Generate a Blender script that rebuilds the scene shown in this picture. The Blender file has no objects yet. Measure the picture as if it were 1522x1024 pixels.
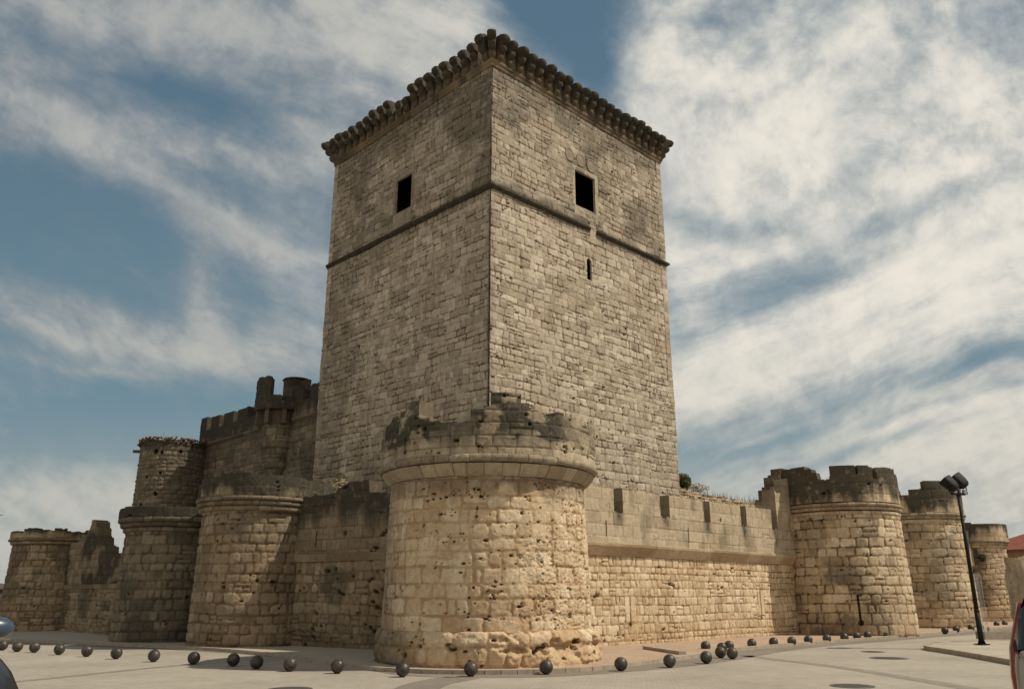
import bpy, bmesh, math, random
import numpy as np
from mathutils import Vector, Matrix
R = math.radians
PI = math.pi

# ------------------------------------------------------------------ camera, sky, sun, exposure
scene = bpy.context.scene
COL = scene.collection
PITCH = 17.0
F_PX = 1220.0
cam_d = bpy.data.cameras.new("camera")
cam = bpy.data.objects.new("camera", cam_d)
COL.objects.link(cam)
cam.location = (0, 0, 1.65)
cam.rotation_euler = (R(90 + PITCH), 0, 0)
cam_d.lens = F_PX / 1522 * 36
cam_d.sensor_width = 36
cam_d.clip_end = 6000
cam_d.clip_start = 0.05
scene.camera = cam

SUN_AZ = 96.0      # degrees from +Y towards +X
SUN_EL = 51.0
sd = Vector((math.sin(R(SUN_AZ)) * math.cos(R(SUN_EL)), math.cos(R(SUN_AZ)) * math.cos(R(SUN_EL)), math.sin(R(SUN_EL))))
sun_d = bpy.data.lights.new("sun", 'SUN')
sun_d.energy = 3.5
sun_d.angle = R(0.6)
sun_d.color = (1.0, 0.89, 0.72)
sun = bpy.data.objects.new("sun", sun_d)
COL.objects.link(sun)
sun.rotation_euler = (-sd).to_track_quat('-Z', 'Y').to_euler()
sun.location = (40, 20, 60)

scene.view_settings.view_transform = 'Standard'
scene.view_settings.look = 'None'
scene.view_settings.exposure = 0.2
scene.view_settings.gamma = 1
scene.render.engine = 'CYCLES'


class NT:
    """small helper that writes node maths"""
    def __init__(s, tree):
        s.t = tree
        s.n = tree.nodes
        s.l = tree.links

    def node(s, typ, **kw):
        n = s.n.new(typ)
        for k, v in kw.items():
            setattr(n, k, v)
        return n

    def put(s, sock, v):
        if isinstance(v, bpy.types.NodeSocket):
            s.l.new(v, sock)
        else:
            sock.default_value = v

    def m(s, op, a, b=0.0, c=0.0, clamp=False):
        n = s.node('ShaderNodeMath', operation=op, use_clamp=clamp)
        s.put(n.inputs[0], a)
        s.put(n.inputs[1], b)
        s.put(n.inputs[2], c)
        return n.outputs[0]

    def vm(s, op, a, b):
        n = s.node('ShaderNodeVectorMath', operation=op)
        s.put(n.inputs[0], a)
        s.put(n.inputs[1], b)
        return n.outputs['Value'] if op == 'DOT_PRODUCT' else n.outputs['Vector']

    def comb(s, x, y, z=0.0):
        n = s.node('ShaderNodeCombineXYZ')
        s.put(n.inputs[0], x); s.put(n.inputs[1], y); s.put(n.inputs[2], z)
        return n.outputs[0]

    def noise(s, vec, scale, detail=5, rough=0.55, dist=0.0, out=0):
        n = s.node('ShaderNodeTexNoise')
        s.put(n.inputs['Vector'], vec)
        n.inputs['Scale'].default_value = scale
        n.inputs['Detail'].default_value = detail
        n.inputs['Roughness'].default_value = rough
        n.inputs['Distortion'].default_value = dist
        return n.outputs[out]

    def mix(s, f, a, b, blend='MIX'):
        n = s.node('ShaderNodeMix', data_type='RGBA', blend_type=blend)
        s.put(n.inputs[0], f)
        s.put(n.inputs[6], a if isinstance(a, bpy.types.NodeSocket) else tuple(a) + (1,) * (4 - len(a)))
        s.put(n.inputs[7], b if isinstance(b, bpy.types.NodeSocket) else tuple(b) + (1,) * (4 - len(b)))
        return n.outputs[2]

    def ramp(s, f, stops):
        n = s.node('ShaderNodeValToRGB')
        e = n.color_ramp.elements
        while len(e) < len(stops):
            e.new(0.5)
        for i, (p, c) in enumerate(stops):
            e[i].position = p
            e[i].color = tuple(c) + (1,) if len(c) == 3 else c
        s.put(n.inputs[0], f)
        return n.outputs[0]

    def smooth(s, x, lo, hi):
        n = s.node('ShaderNodeMapRange', interpolation_type='SMOOTHSTEP')
        s.put(n.inputs[0], x)
        s.put(n.inputs[1], lo)
        s.put(n.inputs[2], hi)
        return n.outputs[0]


def make_world():
    w = bpy.data.worlds.new("World")
    scene.world = w
    w.use_nodes = True
    nt = w.node_tree
    nt.nodes.clear()
    N = NT(nt)
    out = N.node('ShaderNodeOutputWorld')
    bg = N.node('ShaderNodeBackground')
    STR = 0.1
    bg.inputs['Strength'].default_value = STR
    nt.links.new(bg.outputs[0], out.inputs[0])
    sky = N.node('ShaderNodeTexSky', sky_type='NISHITA')
    sky.sun_disc = False
    sky.sun_elevation = R(SUN_EL)
    sky.sun_rotation = R(SUN_AZ)
    sky.air_density = 1.0
    sky.dust_density = 1.2
    sky.ozone_density = 1.0
    tc = N.node('ShaderNodeTexCoord')
    D = tc.outputs['Generated']
    c, s_ = math.cos(R(17)), math.sin(R(17))
    # the cloud field is charted on a plane tangent to the sky, 17 degrees above north
    df = N.m('MAXIMUM', N.vm('DOT_PRODUCT', D, (0, c, s_)), 0.12)
    dx = N.vm('DOT_PRODUCT', D, (1, 0, 0))
    du = N.vm('DOT_PRODUCT', D, (0, -s_, c))
    X = N.m('ADD', N.m('DIVIDE', dx, df), 0.0)
    Y = N.m('DIVIDE', du, df)
    P = N.comb(X, Y, 0.0)
    # warp
    wn = N.noise(P, 3.0, 4, 0.55, 0, 1)
    wv = N.vm('MULTIPLY', N.vm('SUBTRACT', wn, (0.5, 0.5, 0.5)), (0.10, 0.08, 0))
    PW = N.vm('ADD', P, wv)
    sp = N.node('ShaderNodeSeparateXYZ')
    nt.links.new(PW, sp.inputs[0])
    XW, YW = sp.outputs[0], sp.outputs[1]

    def blob(cx, cy, sx, sy, rot, amp, warped=True):
        x = N.m('SUBTRACT', XW if warped else X, (cx - 761) / 1220)
        y = N.m('SUBTRACT', YW if warped else Y, (512 - cy) / 1220)
        ca, sa = math.cos(R(rot)), math.sin(R(rot))
        kx, ky = 1220 / sx, 1220 / sy
        a = N.m('ADD', N.m('MULTIPLY', x, ca * kx), N.m('MULTIPLY', y, sa * kx))
        b = N.m('ADD', N.m('MULTIPLY', x, -sa * ky), N.m('MULTIPLY', y, ca * ky))
        q = N.m('ADD', N.m('MULTIPLY', a, a), N.m('MULTIPLY', b, b))
        g = N.m('EXPONENT', N.m('MULTIPLY', q, -0.5))
        return N.m('MULTIPLY', g, amp)

    def stretched(rot, kx, ky, scale, detail, rough, dist, seed):
        ca, sa = math.cos(R(rot)), math.sin(R(rot))
        a = N.m('ADD', N.m('MULTIPLY', XW, ca * kx), N.m('MULTIPLY', YW, sa * kx))
        b = N.m('ADD', N.m('MULTIPLY', XW, -sa * ky), N.m('MULTIPLY', YW, ca * ky))
        return N.noise(N.comb(a, b, seed), scale, detail, rough, dist)
    left = N.m('ADD', N.m('MULTIPLY', stretched(-22, 1.0, 3.2, 3.6, 10, 0.62, 0.25, 1.3), 0.6), N.m('MULTIPLY', stretched(-34, 1.0, 2.2, 8.5, 8, 0.6, 0.3, 4.1), 0.4))
    right = N.m('ADD', N.m('MULTIPLY', stretched(20, 0.7, 4.6, 3.6, 10, 0.6, 0.15, 7.7), 0.65), N.m('MULTIPLY', stretched(24, 0.8, 4.0, 9.0, 8, 0.6, 0.2, 2.7), 0.35))
    puffy = N.m('ADD', N.m('MULTIPLY', N.noise(PW, 8.5, 10, 0.62, 0.0), 0.6), N.m('MULTIPLY', N.noise(PW, 18, 8, 0.6, 0.3), 0.4))
    rightness = N.smooth(X, -0.02, 0.14)
    lowness = N.smooth(Y, 0.24, 0.02)       # 1 below, where the right-hand cirrus lies
    st = N.m('ADD', N.m('MULTIPLY', left, N.m('SUBTRACT', 1.0, rightness)), N.m('MULTIPLY', N.m('ADD', N.m('MULTIPLY', right, lowness), N.m('MULTIPLY', puffy, N.m('SUBTRACT', 1.0, lowness))), rightness))
    # (x, y, size x, size y, tilt, amount) in units of the chart
    B = [(470, 60, 230, 60, -18, .42), (640, 60, 90, 130, 0, .32), (70, 10, 160, 40, -5, .25), (15, 200, 45, 32, -10, .42), (120, 190, 90, 26, -24, .3),
         (290, 215, 170, 20, -12, .42), (290, 300, 150, 18, -30, .34), (385, 350, 50, 26, -30, .3), (450, 250, 60, 50, -20, .15),
         (302, 420, 16, 60, 8, .34), (318, 450, 24, 60, 8, .34), (170, 480, 200, 22, -10, .42), (300, 528, 170, 20, -8, .45), (60, 500, 70, 14, -12, .2), (430, 470, 60, 70, 0, .22), (110, 545, 70, 6, -4, .3),
         (60, 775, 260, 55, -3, .7), (200, 735, 90, 20, -6, .2),
         (230, 120, 150, 20, -22, -.36), (130, 105, 90, 16, -30, -.16), (330, 165, 80, 24, -25, -.22), (60, 270, 110, 30, -14, -.42), (70, 330, 120, 45, -10, -.38), (240, 370, 60, 30, -25, -.3), (150, 250, 30, 14, 0, -.1), (110, 400, 90, 20, -15, -.2),
         (200, 630, 260, 48, -4, -.62), (500, 560, 80, 30, 10, -.25), (380, 400, 22, 40, 10, -.1),
         (860, 10, 70, 110, 22, -.8), (890, 120, 28, 50, 22, -.5), (790, 30, 40, 60, 0, -.4),
         (1220, 90, 280, 110, 0, .34), (1150, 240, 210, 90, 0, .38), (970, 130, 34, 70, -15, .32), (1330, 560, 360, 190, 10, .34), (1200, 150, 330, 170, 0, .16), (1060, 560, 90, 90, 10, .2), (1490, 300, 70, 160, 0, .2), (250, 20, 260, 40, -6, .22), (100, 140, 120, 60, -10, .14), (1450, 50, 50, 30, -20, -.12), (1330, 110, 60, 22, 0, -.12), (1290, 240, 50, 16, 30, -.2), (1130, 155, 30, 9, 20, -.22), (1060, 40, 40, 12, 10, -.15), (1230, 50, 40, 10, 30, -.15),
         (1030, 320, 70, 16, -20, -.24), (1130, 335, 60, 14, 0, -.2), (1120, 445, 80, 20, 30, -.36), (1180, 430, 60, 16, 26, -.16), (1380, 310, 150, 16, 22, -.22), (1060, 375, 80, 26, 0, .35), (1010, 520, 30, 30, 0, -.25), (1020, 440, 30, 40, 0, .2),
         (1330, 420, 240, 34, 27, .5), (1180, 540, 240, 22, 17, .42), (1470, 200, 60, 100, 0, .05),
         (1290, 590, 130, 9, 18, -.4), (1430, 560, 60, 9, 20, -.3), (1500, 535, 50, 10, 14, -.4), (1390, 610, 110, 7, 15, -.3), (1220, 640, 110, 8, 18, -.34), (1340, 655, 150, 9, 15, -.34), (1060, 680, 100, 24, 8, -.45), (1480, 700, 110, 80, 0, .6)]
    acc = None
    for b in B:
        g = blob(*b)
        acc = g if acc is None else N.m('ADD', acc, g)
    fine = N.noise(PW, 30, 8, 0.62)
    dens = N.m('ADD', N.m('ADD', acc, 0.38), N.m('ADD', N.m('MULTIPLY', N.m('SUBTRACT', st, 0.5), N.m('SUBTRACT', 2.2, N.m('MULTIPLY', rightness, 0.5))), N.m('MULTIPLY', N.m('SUBTRACT', fine, 0.5), 0.42)))
    cover = N.smooth(dens, -0.18, 1.10)
    cover = N.m('MULTIPLY', cover, N.m('ADD', N.m('MULTIPLY', N.smooth(X, -0.3, 0.2), 0.14), 0.85))
    hz = N.smooth(Y, -0.04, -0.30)
    cover = N.m('MAXIMUM', cover, N.m('MULTIPLY', hz, 0.85))
    shade = N.noise(PW, 6.5, 10, 0.64)
    core = N.smooth(N.m('ADD', dens, N.m('MULTIPLY', N.m('SUBTRACT', shade, 0.5), 2.0)), 0.2, 1.4)
    rightb = N.smooth(X, -0.45, 0.30)
    k = 1.0 / STR
    dark = N.mix(rightb, (0.30 * k, 0.32 * k, 0.34 * k), (0.44 * k, 0.475 * k, 0.485 * k))
    lite = N.mix(rightb, (0.50 * k, 0.495 * k, 0.465 * k), (0.83 * k, 0.785 * k, 0.70 * k))
    ccol = N.mix(core, dark, lite)
    ccol = N.mix(N.m('MULTIPLY', N.smooth(Y, 0.10, -0.25), 0.75), ccol, (0.60 * k, 0.575 * k, 0.505 * k))
    tex = N.m('ADD', N.m('MULTIPLY', st, 0.6), N.m('MULTIPLY', fine, 0.4))
    ccol = N.mix(1.0, ccol, N.ramp(tex, [(.36, (.80, .83, .86)), (.52, (1.0, 1.0, 1.0)), (.66, (1.06, 1.05, 1.04))]), 'MULTIPLY')
    blue = N.mix(1.0, sky.outputs[0], (0.62, 0.66, 0.62), 'MULTIPLY')
    tint = N.mix(N.smooth(Y, 0.42, -0.22), (0.100 * k, 0.178 * k, 0.250 * k), (0.175 * k, 0.280 * k, 0.335 * k))
    blue = N.mix(0.85, blue, tint)
    col = N.mix(cover, blue, ccol)
    col = N.mix(1.0, col, (.86, .86, .85), 'MULTIPLY')
    # unseen sky behind the camera, brightened with cloud colour as added fill light
    beh = N.smooth(N.vm('DOT_PRODUCT', D, (0, c, s_)), 0.2, -0.3)
    col = N.mix(N.m('MULTIPLY', beh, 0.9), col, (0.52 * k, 0.47 * k, 0.39 * k))
    # below the horizon the sky shows nothing but a dull ground tone
    sz = N.node('ShaderNodeSeparateXYZ')
    nt.links.new(D, sz.inputs[0])
    col = N.mix(N.smooth(sz.outputs[2], -0.01, -0.06), col, (0.25 * k, 0.22 * k, 0.17 * k))
    nt.links.new(col, bg.inputs['Color'])


make_world()

# ------------------------------------------------------------------ object helpers
def tag(o, label=None, cat=None, group=None, kind=None):
    if label: o['label'] = label
    if cat: o['category'] = cat
    if group: o['group'] = group
    if kind: o['kind'] = kind
    return o


def thing(name, label, cat, loc=(0, 0, 0), group=None, rotz=0.0):
    o = bpy.data.objects.new(name, None)
    COL.objects.link(o)
    o.location = loc
    o.rotation_euler = (0, 0, rotz)
    o.empty_display_size = 0.3
    return tag(o, label, cat, group)


def worldloc(o):
    v = Vector((0, 0, 0))
    while o is not None:
        v += Vector(o.location)
        o = o.parent
    return v


def mesh_obj(name, verts, faces, mat, parent=None, loc=None, smooth=False, attrs=None, local=False):
    """verts are world coordinates (unless local) ; the object is placed at parent origin or loc"""
    verts = np.asarray(verts, dtype=np.float64)
    off = Vector((0, 0, 0))
    if not local:
        off = worldloc(parent) if parent else (Vector(loc) if loc is not None else Vector((0, 0, 0)))
    me = bpy.data.meshes.new(name)
    v = (verts - np.array(off)).astype(np.float32)
    if isinstance(faces, np.ndarray) and faces.ndim == 2:
        nf, k = faces.shape
        me.vertices.add(len(v))
        me.vertices.foreach_set('co', v.ravel())
        me.loops.add(nf * k)
        me.loops.foreach_set('vertex_index', faces.astype(np.int32).ravel())
        me.polygons.add(nf)
        me.polygons.foreach_set('loop_start', np.arange(0, nf * k, k, dtype=np.int32))
        me.polygons.foreach_set('loop_total', np.full(nf, k, dtype=np.int32))
        me.update(calc_edges=True)
    else:
        me.from_pydata([tuple(q) for q in v], [], [tuple(f) for f in faces])
    if smooth:
        me.polygons.foreach_set('use_smooth', np.ones(len(me.polygons), dtype=bool))
    if attrs:
        for k_, a in attrs.items():
            at = me.attributes.new(k_, 'FLOAT', 'POINT')
            at.data.foreach_set('value', np.asarray(a, dtype=np.float32))
    me.validate()
    me.materials.append(mat)
    o = bpy.data.objects.new(name, me)
    COL.objects.link(o)
    if parent:
        o.parent = parent
    elif not local:
        o.location = off
    return o


class MB:
    """collects simple shapes into one mesh"""
    def __init__(s):
        s.v = []; s.f = []

    def add(s, vs, fs):
        b = len(s.v)
        s.v += [tuple(q) for q in vs]
        s.f += [tuple(i + b for i in f) for f in fs]
        return s

    def box(s, c, size, rot=0.0, axes=None, taper=1.0):
        hx, hy, hz = [q / 2 for q in size]
        ca, sa = math.cos(rot), math.sin(rot)
        ax = axes or ((ca, sa, 0), (-sa, ca, 0), (0, 0, 1))
        vs = []
        for sz in (-1, 1):
            t = taper if sz > 0 else 1
            for sx, sy in ((-1, -1), (1, -1), (1, 1), (-1, 1)):
                vs.append([c[i] + ax[0][i] * sx * hx * t + ax[1][i] * sy * hy * t + ax[2][i] * sz * hz for i in range(3)])
        return s.add(vs, [(3, 2, 1, 0), (4, 5, 6, 7), (0, 1, 5, 4), (1, 2, 6, 5), (2, 3, 7, 6), (3, 0, 4, 7)])

    def tube(s, p0, p1, r0, r1=None, n=12, cap=True):
        r1 = r0 if r1 is None else r1
        p0, p1 = Vector(p0), Vector(p1)
        d = (p1 - p0).normalized()
        a = d.orthogonal().normalized()
        b = d.cross(a)
        vs = []
        for p, r in ((p0, r0), (p1, r1)):
            for i in range(n):
                t = 2 * PI * i / n
                vs.append(p + a * math.cos(t) * r + b * math.sin(t) * r)
        fs = [(i, (i + 1) % n, n + (i + 1) % n, n + i) for i in range(n)]
        if cap:
            fs += [tuple(range(n - 1, -1, -1)), tuple(range(n, 2 * n))]
        return s.add(vs, fs)

    def lathe(s, c, prof, n=32, a0=0, a1=2 * PI):
        full = abs(a1 - a0 - 2 * PI) < 1e-6
        k = n if full else n + 1
        vs = []
        for i in range(k):
            t = a0 + (a1 - a0) * i / n
            for r, z in prof:
                vs.append((c[0] + r * math.cos(t), c[1] + r * math.sin(t), c[2] + z))
        m = len(prof)
        fs = []
        for i in range(n):
            j = (i + 1) % k
            for q in range(m - 1):
                fs.append((i * m + q, j * m + q, j * m + q + 1, i * m + q + 1))
        return s.add(vs, fs)

    def build(s, name, mat, parent=None, loc=None, smooth=False, local=False):
        return mesh_obj(name, s.v, s.f, mat, parent, loc, smooth, None, local)


# ------------------------------------------------------------------ numpy noise
def vnoise(x, y, seed):
    rs = np.random.RandomState(seed)
    T = rs.rand(256, 256)
    xi = np.floor(x).astype(np.int64); yi = np.floor(y).astype(np.int64)
    fx = x - xi; fy = y - yi
    fx = fx * fx * (3 - 2 * fx); fy = fy * fy * (3 - 2 * fy)
    a = T[xi & 255, yi & 255]; b = T[(xi + 1) & 255, yi & 255]
    c = T[xi & 255, (yi + 1) & 255]; d = T[(xi + 1) & 255, (yi + 1) & 255]
    return (a * (1 - fx) + b * fx) * (1 - fy) + (c * (1 - fx) + d * fx) * fy


def fbm(x, y, seed, octv=4, gain=0.5):
    s = 0; a = 1; t = 0
    for i in range(octv):
        s = s + a * vnoise(x * 2 ** i + 17.3 * i, y * 2 ** i + 5.1 * i, seed + i)
        t += a
        a *= gain
    return s / t


def sstep(x, a, b):
    t = np.clip((x - a) / (b - a), 0, 1)
    return t * t * (3 - 2 * t)


def masonry(U, V, us, vs, seed=1, ch=(.22, .34), sw=(.22, .6), joint=.022, bevel=.03, depth=.035, irr=.05,
            rough=.018, bulge=.015, pits=0, pitr=(.015, .05), split=.18, rnd=.35, flush=None, erode=None, v0=None, vary=.3):
    rs = np.random.RandomState(seed)
    v0 = vs[0] - 1.0 if v0 is None else v0
    Uw = U + irr * 2 * (fbm(U * 1.3, V * 1.6, seed + 50, 3) - .5)
    Vw = V + irr * 2 * (fbm(U * .45 + 9, V * .9, seed + 60, 3) - .5)
    rows = [v0]
    while rows[-1] < vs[-1] + 1.5:
        rows.append(rows[-1] + rs.uniform(*ch))
    rows = np.array(rows)
    ri = np.clip(np.searchsorted(rows, Vw) - 1, 0, len(rows) - 2)
    lo = rows[ri]; hi = rows[ri + 1]
    L = np.empty_like(U); Rr = np.empty_like(U); sid = np.zeros(U.shape, dtype=np.int64)
    umin, umax = us[0] - 1.5, us[-1] + 1.5
    for k in range(ri.min(), ri.max() + 1):
        m = ri == k
        if not m.any():
            continue
        hh = rows[k + 1] - rows[k]
        cu = [umin - rs.rand() * sw[1]]
        while cu[-1] < umax:
            cu.append(cu[-1] + rs.uniform(*sw) * (0.75 + 0.5 * hh / ch[1]))
        cu = np.array(cu)
        ci = np.clip(np.searchsorted(cu, Uw[m]) - 1, 0, len(cu) - 2)
        L[m] = cu[ci]; Rr[m] = cu[ci + 1]; sid[m] = k * 997 + ci
    # some stones are two thin ones
    hsh = np.random.RandomState(seed + 5).rand(4096)
    h1 = hsh[sid % 4096]; 
    sp = (h1 < split)
    h2 = hsh[(sid * 7 + 13) % 4096]
    mid = lo + (hi - lo) * (.35 + .3 * h2)
    up = sp & (Vw > mid)
    lo = np.where(up, mid, lo); hi = np.where(sp & ~up, mid, hi)
    sid = sid + np.where(up, 131071, 0)
    # others are two narrow ones
    h3 = hsh[(sid * 5 + 29) % 4096]
    sp2 = (h3 < split * .8) & ((Rr - L) > 1.3 * sw[0])
    midu = L + (Rr - L) * (.35 + .3 * h2)
    rt = sp2 & (Uw > midu)
    L = np.where(rt, midu, L); Rr = np.where(sp2 & ~rt, midu, Rr)
    sid = sid + np.where(rt, 524287, 0)
    ha = hsh[(sid * 11 + 3) % 4096]; hb = hsh[(sid * 17 + 7) % 4096]; hc = hsh[(sid * 23 + 1) % 4096]; hd = hsh[(sid * 31 + 19) % 4096]
    hw = (Rr - L) / 2; hv = (hi - lo) / 2
    cx = (L + Rr) / 2; cy = (lo + hi) / 2
    wob = (fbm(U * 9, V * 9, seed + 70, 2) - .5) * joint * 1.6
    rad = np.minimum(hw, hv) * (rnd * (.5 + ha))
    qx = np.abs(Uw - cx) - hw + rad; qy = np.abs(Vw - cy) - hv + rad
    sdf = np.hypot(np.maximum(qx, 0), np.maximum(qy, 0)) + np.minimum(np.maximum(qx, qy), 0) - rad
    e = -sdf - joint * (.35 + .5 * hb) + wob
    prof = sstep(e, -bevel * .4, bevel)
    mort = 1 - sstep(e, -bevel * .35, bevel * .35)
    vis = 1 - vary * (1 - sstep(fbm(U * 1.6, V * 3.2, seed + 75, 3), .38, .58))
    prof = 1 - (1 - prof) * vis
    mort = mort * vis
    if flush is not None:           # mortar smeared over the joints, only here and there
        fl = flush(U, V)
        prof = prof * (1 - fl * .75) + fl * .75
    tilt = ((Uw - cx) * (hc - .5) + (Vw - cy) * (hd - .5)) * bulge * 2.2
    dome = -((Uw - cx) ** 2 / (hw ** 2 + 1e-4) + (Vw - cy) ** 2 / (hv ** 2 + 1e-4)) * bulge * .35
    d = (prof - 1) * depth + prof * ((ha - .5) * bulge + tilt + dome) + (fbm(U * 11, V * 11, seed + 80, 3) - .5) * rough
    d += (fbm(U * .5, V * .5, seed + 90, 2) - .5) * irr * .6
    pit = np.zeros_like(U)
    if erode is not None:
        er = erode(U, V)
        d -= er * (.015 + .085 * np.abs(fbm(U * 7, V * 9, seed + 100, 5, .6) - .45) * 2)
        d -= er * .03 * (hb > .6)
    for i in range(pits):
        pu = rs.uniform(us[0], us[-1]); pv = rs.uniform(vs[0], vs[-1])
        for j in range(rs.choice([1, 1, 2, 4])):
            a = pu + rs.normal() * .1; b = pv + rs.normal() * .05
            rr = rs.uniform(*pitr) * (1 if rs.rand() < .8 else 1.6)
            asp = rs.uniform(.7, 2.2)
            i0, i1 = np.searchsorted(us, (a - rr * 2.5, a + rr * 2.5)); j0, j1 = np.searchsorted(vs, (b - rr * 2.5, b + rr * 2.5))
            if i1 <= i0 or j1 <= j0:
                continue
            q = np.hypot((U[i0:i1, j0:j1] - a) / asp, V[i0:i1, j0:j1] - b) / rr
            g = 1 - sstep(q, .5, 1.15)
            d[i0:i1, j0:j1] -= g * (.06 + rr * 1.2)
            pit[i0:i1, j0:j1] = np.maximum(pit[i0:i1, j0:j1], g)
    tint = np.clip(.12 + .76 * hc + (fbm(U * 6, V * 6, seed + 110, 3) - .5) * .5, 0, 1)
    return d, tint, mort, cx - (Uw - U), cy - (Vw - V), pit


def shell(name, P, us, vs, T, mat, parent, mask=None, stain_shade=None, back=True, fine_back=False, extra=None, edge_sides=True, side_shade=0.0, **mk):
    """a stone skin on the surface P(u, v, offset): relief in front, cut edges T deep, plain back"""
    U, V = np.meshgrid(us, vs, indexing='ij')
    d, tint, mort, cu, cv, pit = masonry(U, V, us, vs, **mk)
    if extra is not None:
        d = d + extra(U, V)
    st = stain_shade(U, V) if stain_shade is not None else np.zeros_like(U)
    nu, nv = U.shape
    Uc = (U[1:, 1:] + U[:-1, :-1]) / 2; Vc = (V[1:, 1:] + V[:-1, :-1]) / 2
    if mask is None:
        keep = np.ones((nu - 1, nv - 1), dtype=bool)
    else:
        keep = mask(Uc, Vc, cu[:-1, :-1], cv[:-1, :-1])
    X = P(U, V, d)
    out = np.stack(X, -1).reshape(-1, 3)
    inn = np.stack(P(U, V, np.full_like(U, -T)), -1).reshape(-1, 3)
    idx = np.arange(nu * nv).reshape(nu, nv)
    a, b, c, e = idx[:-1, :-1], idx[1:, :-1], idx[1:, 1:], idx[:-1, 1:]
    quads = np.stack([a[keep], b[keep], c[keep], e[keep]], -1)
    used = np.unique(quads)
    remap = -np.ones(nu * nv, dtype=np.int64); remap[used] = np.arange(len(used))
    verts = [out[used]]; faces = [remap[quads]]
    at = [tint.ravel()[used]]; am = [mort.ravel()[used]]; ast = [st.ravel()[used]]; ap = [pit.ravel()[used]]
    n = len(used)
    kp = np.pad(keep, 1, constant_values=not edge_sides)
    core = kp[1:-1, 1:-1]
    E = []
    m = core & ~kp[1:-1, :-2]; E.append((a[m], b[m]))
    m = core & ~kp[1:-1, 2:]; E.append((c[m], e[m]))
    m = core & ~kp[:-2, 1:-1]; E.append((e[m], a[m]))
    m = core & ~kp[2:, 1:-1]; E.append((b[m], c[m]))
    p = np.concatenate([q[0] for q in E]); q_ = np.concatenate([q[1] for q in E])
    k = len(p)
    if k and T > 0:
        # three rows through the thickness so that the cut edge is not a ruled plane
        rows = [out]
        jit = np.random.RandomState(3).rand(nu * nv)
        rows.append(out * .65 + inn * .35); rows.append(inn)
        ring = []
        for r_ in rows:
            ring.append((r_[p], r_[q_]))
        for r0, r1 in ((0, 1), (1, 2)):
            vv = np.concatenate([ring[r0][0], ring[r0][1], ring[r1][1], ring[r1][0]])
            ff = np.stack([n + np.arange(k), n + 3 * k + np.arange(k), n + 2 * k + np.arange(k), n + k + np.arange(k)], -1)
            verts.append(vv); faces.append(ff); n += 4 * k
            t_ = tint.ravel(); 
            at.append(np.concatenate([t_[p], t_[q_], t_[q_], t_[p]])); 
            mm = mort.ravel()
            am.append(np.concatenate([mm[p], mm[q_], mm[q_], mm[p]]) * .6)
            s_ = st.ravel()
            ast.append(np.maximum(np.concatenate([s_[p], s_[q_], s_[q_], s_[p]]) * .8, side_shade))
            ap.append(np.zeros(4 * k))
    if back:
        if fine_back:
            f2 = quads[:, ::-1]
            u2 = np.unique(f2)
            r2 = -np.ones(nu * nv, dtype=np.int64); r2[u2] = np.arange(len(u2))
            verts.append(inn[u2]); faces.append(r2[f2] + n); n += len(u2)
            at.append(tint.ravel()[u2]); am.append(mort.ravel()[u2]); ast.append(st.ravel()[u2]); ap.append(np.zeros(len(u2)))
        else:
            iu = np.unique(np.r_[np.arange(0, nu, 14), nu - 1]); iv = np.array([0, nv - 1])
            sub = idx[np.ix_(iu, iv)]
            A, B_, C_, D_ = sub[:-1, :-1].ravel(), sub[1:, :-1].ravel(), sub[1:, 1:].ravel(), sub[:-1, 1:].ravel()
            loc_ = {g: i for i, g in enumerate(sub.ravel())}
            verts.append(inn[sub.ravel()])
            ff = np.array([[loc_[x1], loc_[x4], loc_[x3], loc_[x2]] for x1, x2, x3, x4 in zip(A, B_, C_, D_)]) + n
            faces.append(ff)
            m_ = len(sub.ravel()); n += m_
            at.append(np.full(m_, .5)); am.append(np.zeros(m_)); ast.append(np.full(m_, .3)); ap.append(np.zeros(m_))
    return mesh_obj(name, np.concatenate(verts), np.concatenate(faces), mat, parent, smooth=True,
                    attrs=dict(tint=np.concatenate(at), mort=np.concatenate(am), stain_shade=np.concatenate(ast), pit=np.concatenate(ap)))


def plane_P(p0, ang, side, batter=0.0, z0=0.0):
    """a wall starting at p0 running along angle ang; side=+1: outside is to the right of the run"""
    dx, dy = math.cos(R(ang)), math.sin(R(ang))
    nx, ny = (dy, -dx) if side > 0 else (-dy, dx)

    def P(U, V, O):
        O = O - batter * (V - z0)
        return (p0[0] + dx * U + nx * O, p0[1] + dy * U + ny * O, V)
    return P, (dx, dy), (nx, ny)


def cyl_P(c, rfun, rref):
    """u is arc length at radius rref, 0 towards the camera side, positive to the right"""
    L = math.hypot(*c[:2])
    fx, fy = -c[0] / L, -c[1] / L
    rx, ry = c[1] / L, -c[0] / L

    def P(U, V, O):
        ph = U / rref
        rr = rfun(V) + O
        return (c[0] + rr * (np.cos(ph) * fx + np.sin(ph) * rx), c[1] + rr * (np.cos(ph) * fy + np.sin(ph) * ry), V)
    return P


# ------------------------------------------------------------------ materials
def new_mat(name):
    m = bpy.data.materials.new(name)
    m.use_nodes = True
    nt = m.node_tree
    nt.nodes.clear()
    N = NT(nt)
    out = N.node('ShaderNodeOutputMaterial')
    b = N.node('ShaderNodeBsdfPrincipled')
    nt.links.new(b.outputs[0], out.inputs[0])
    b.inputs['Roughness'].default_value = 0.9
    b.inputs['Specular IOR Level'].default_value = 0.25
    return m, N, b


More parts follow.
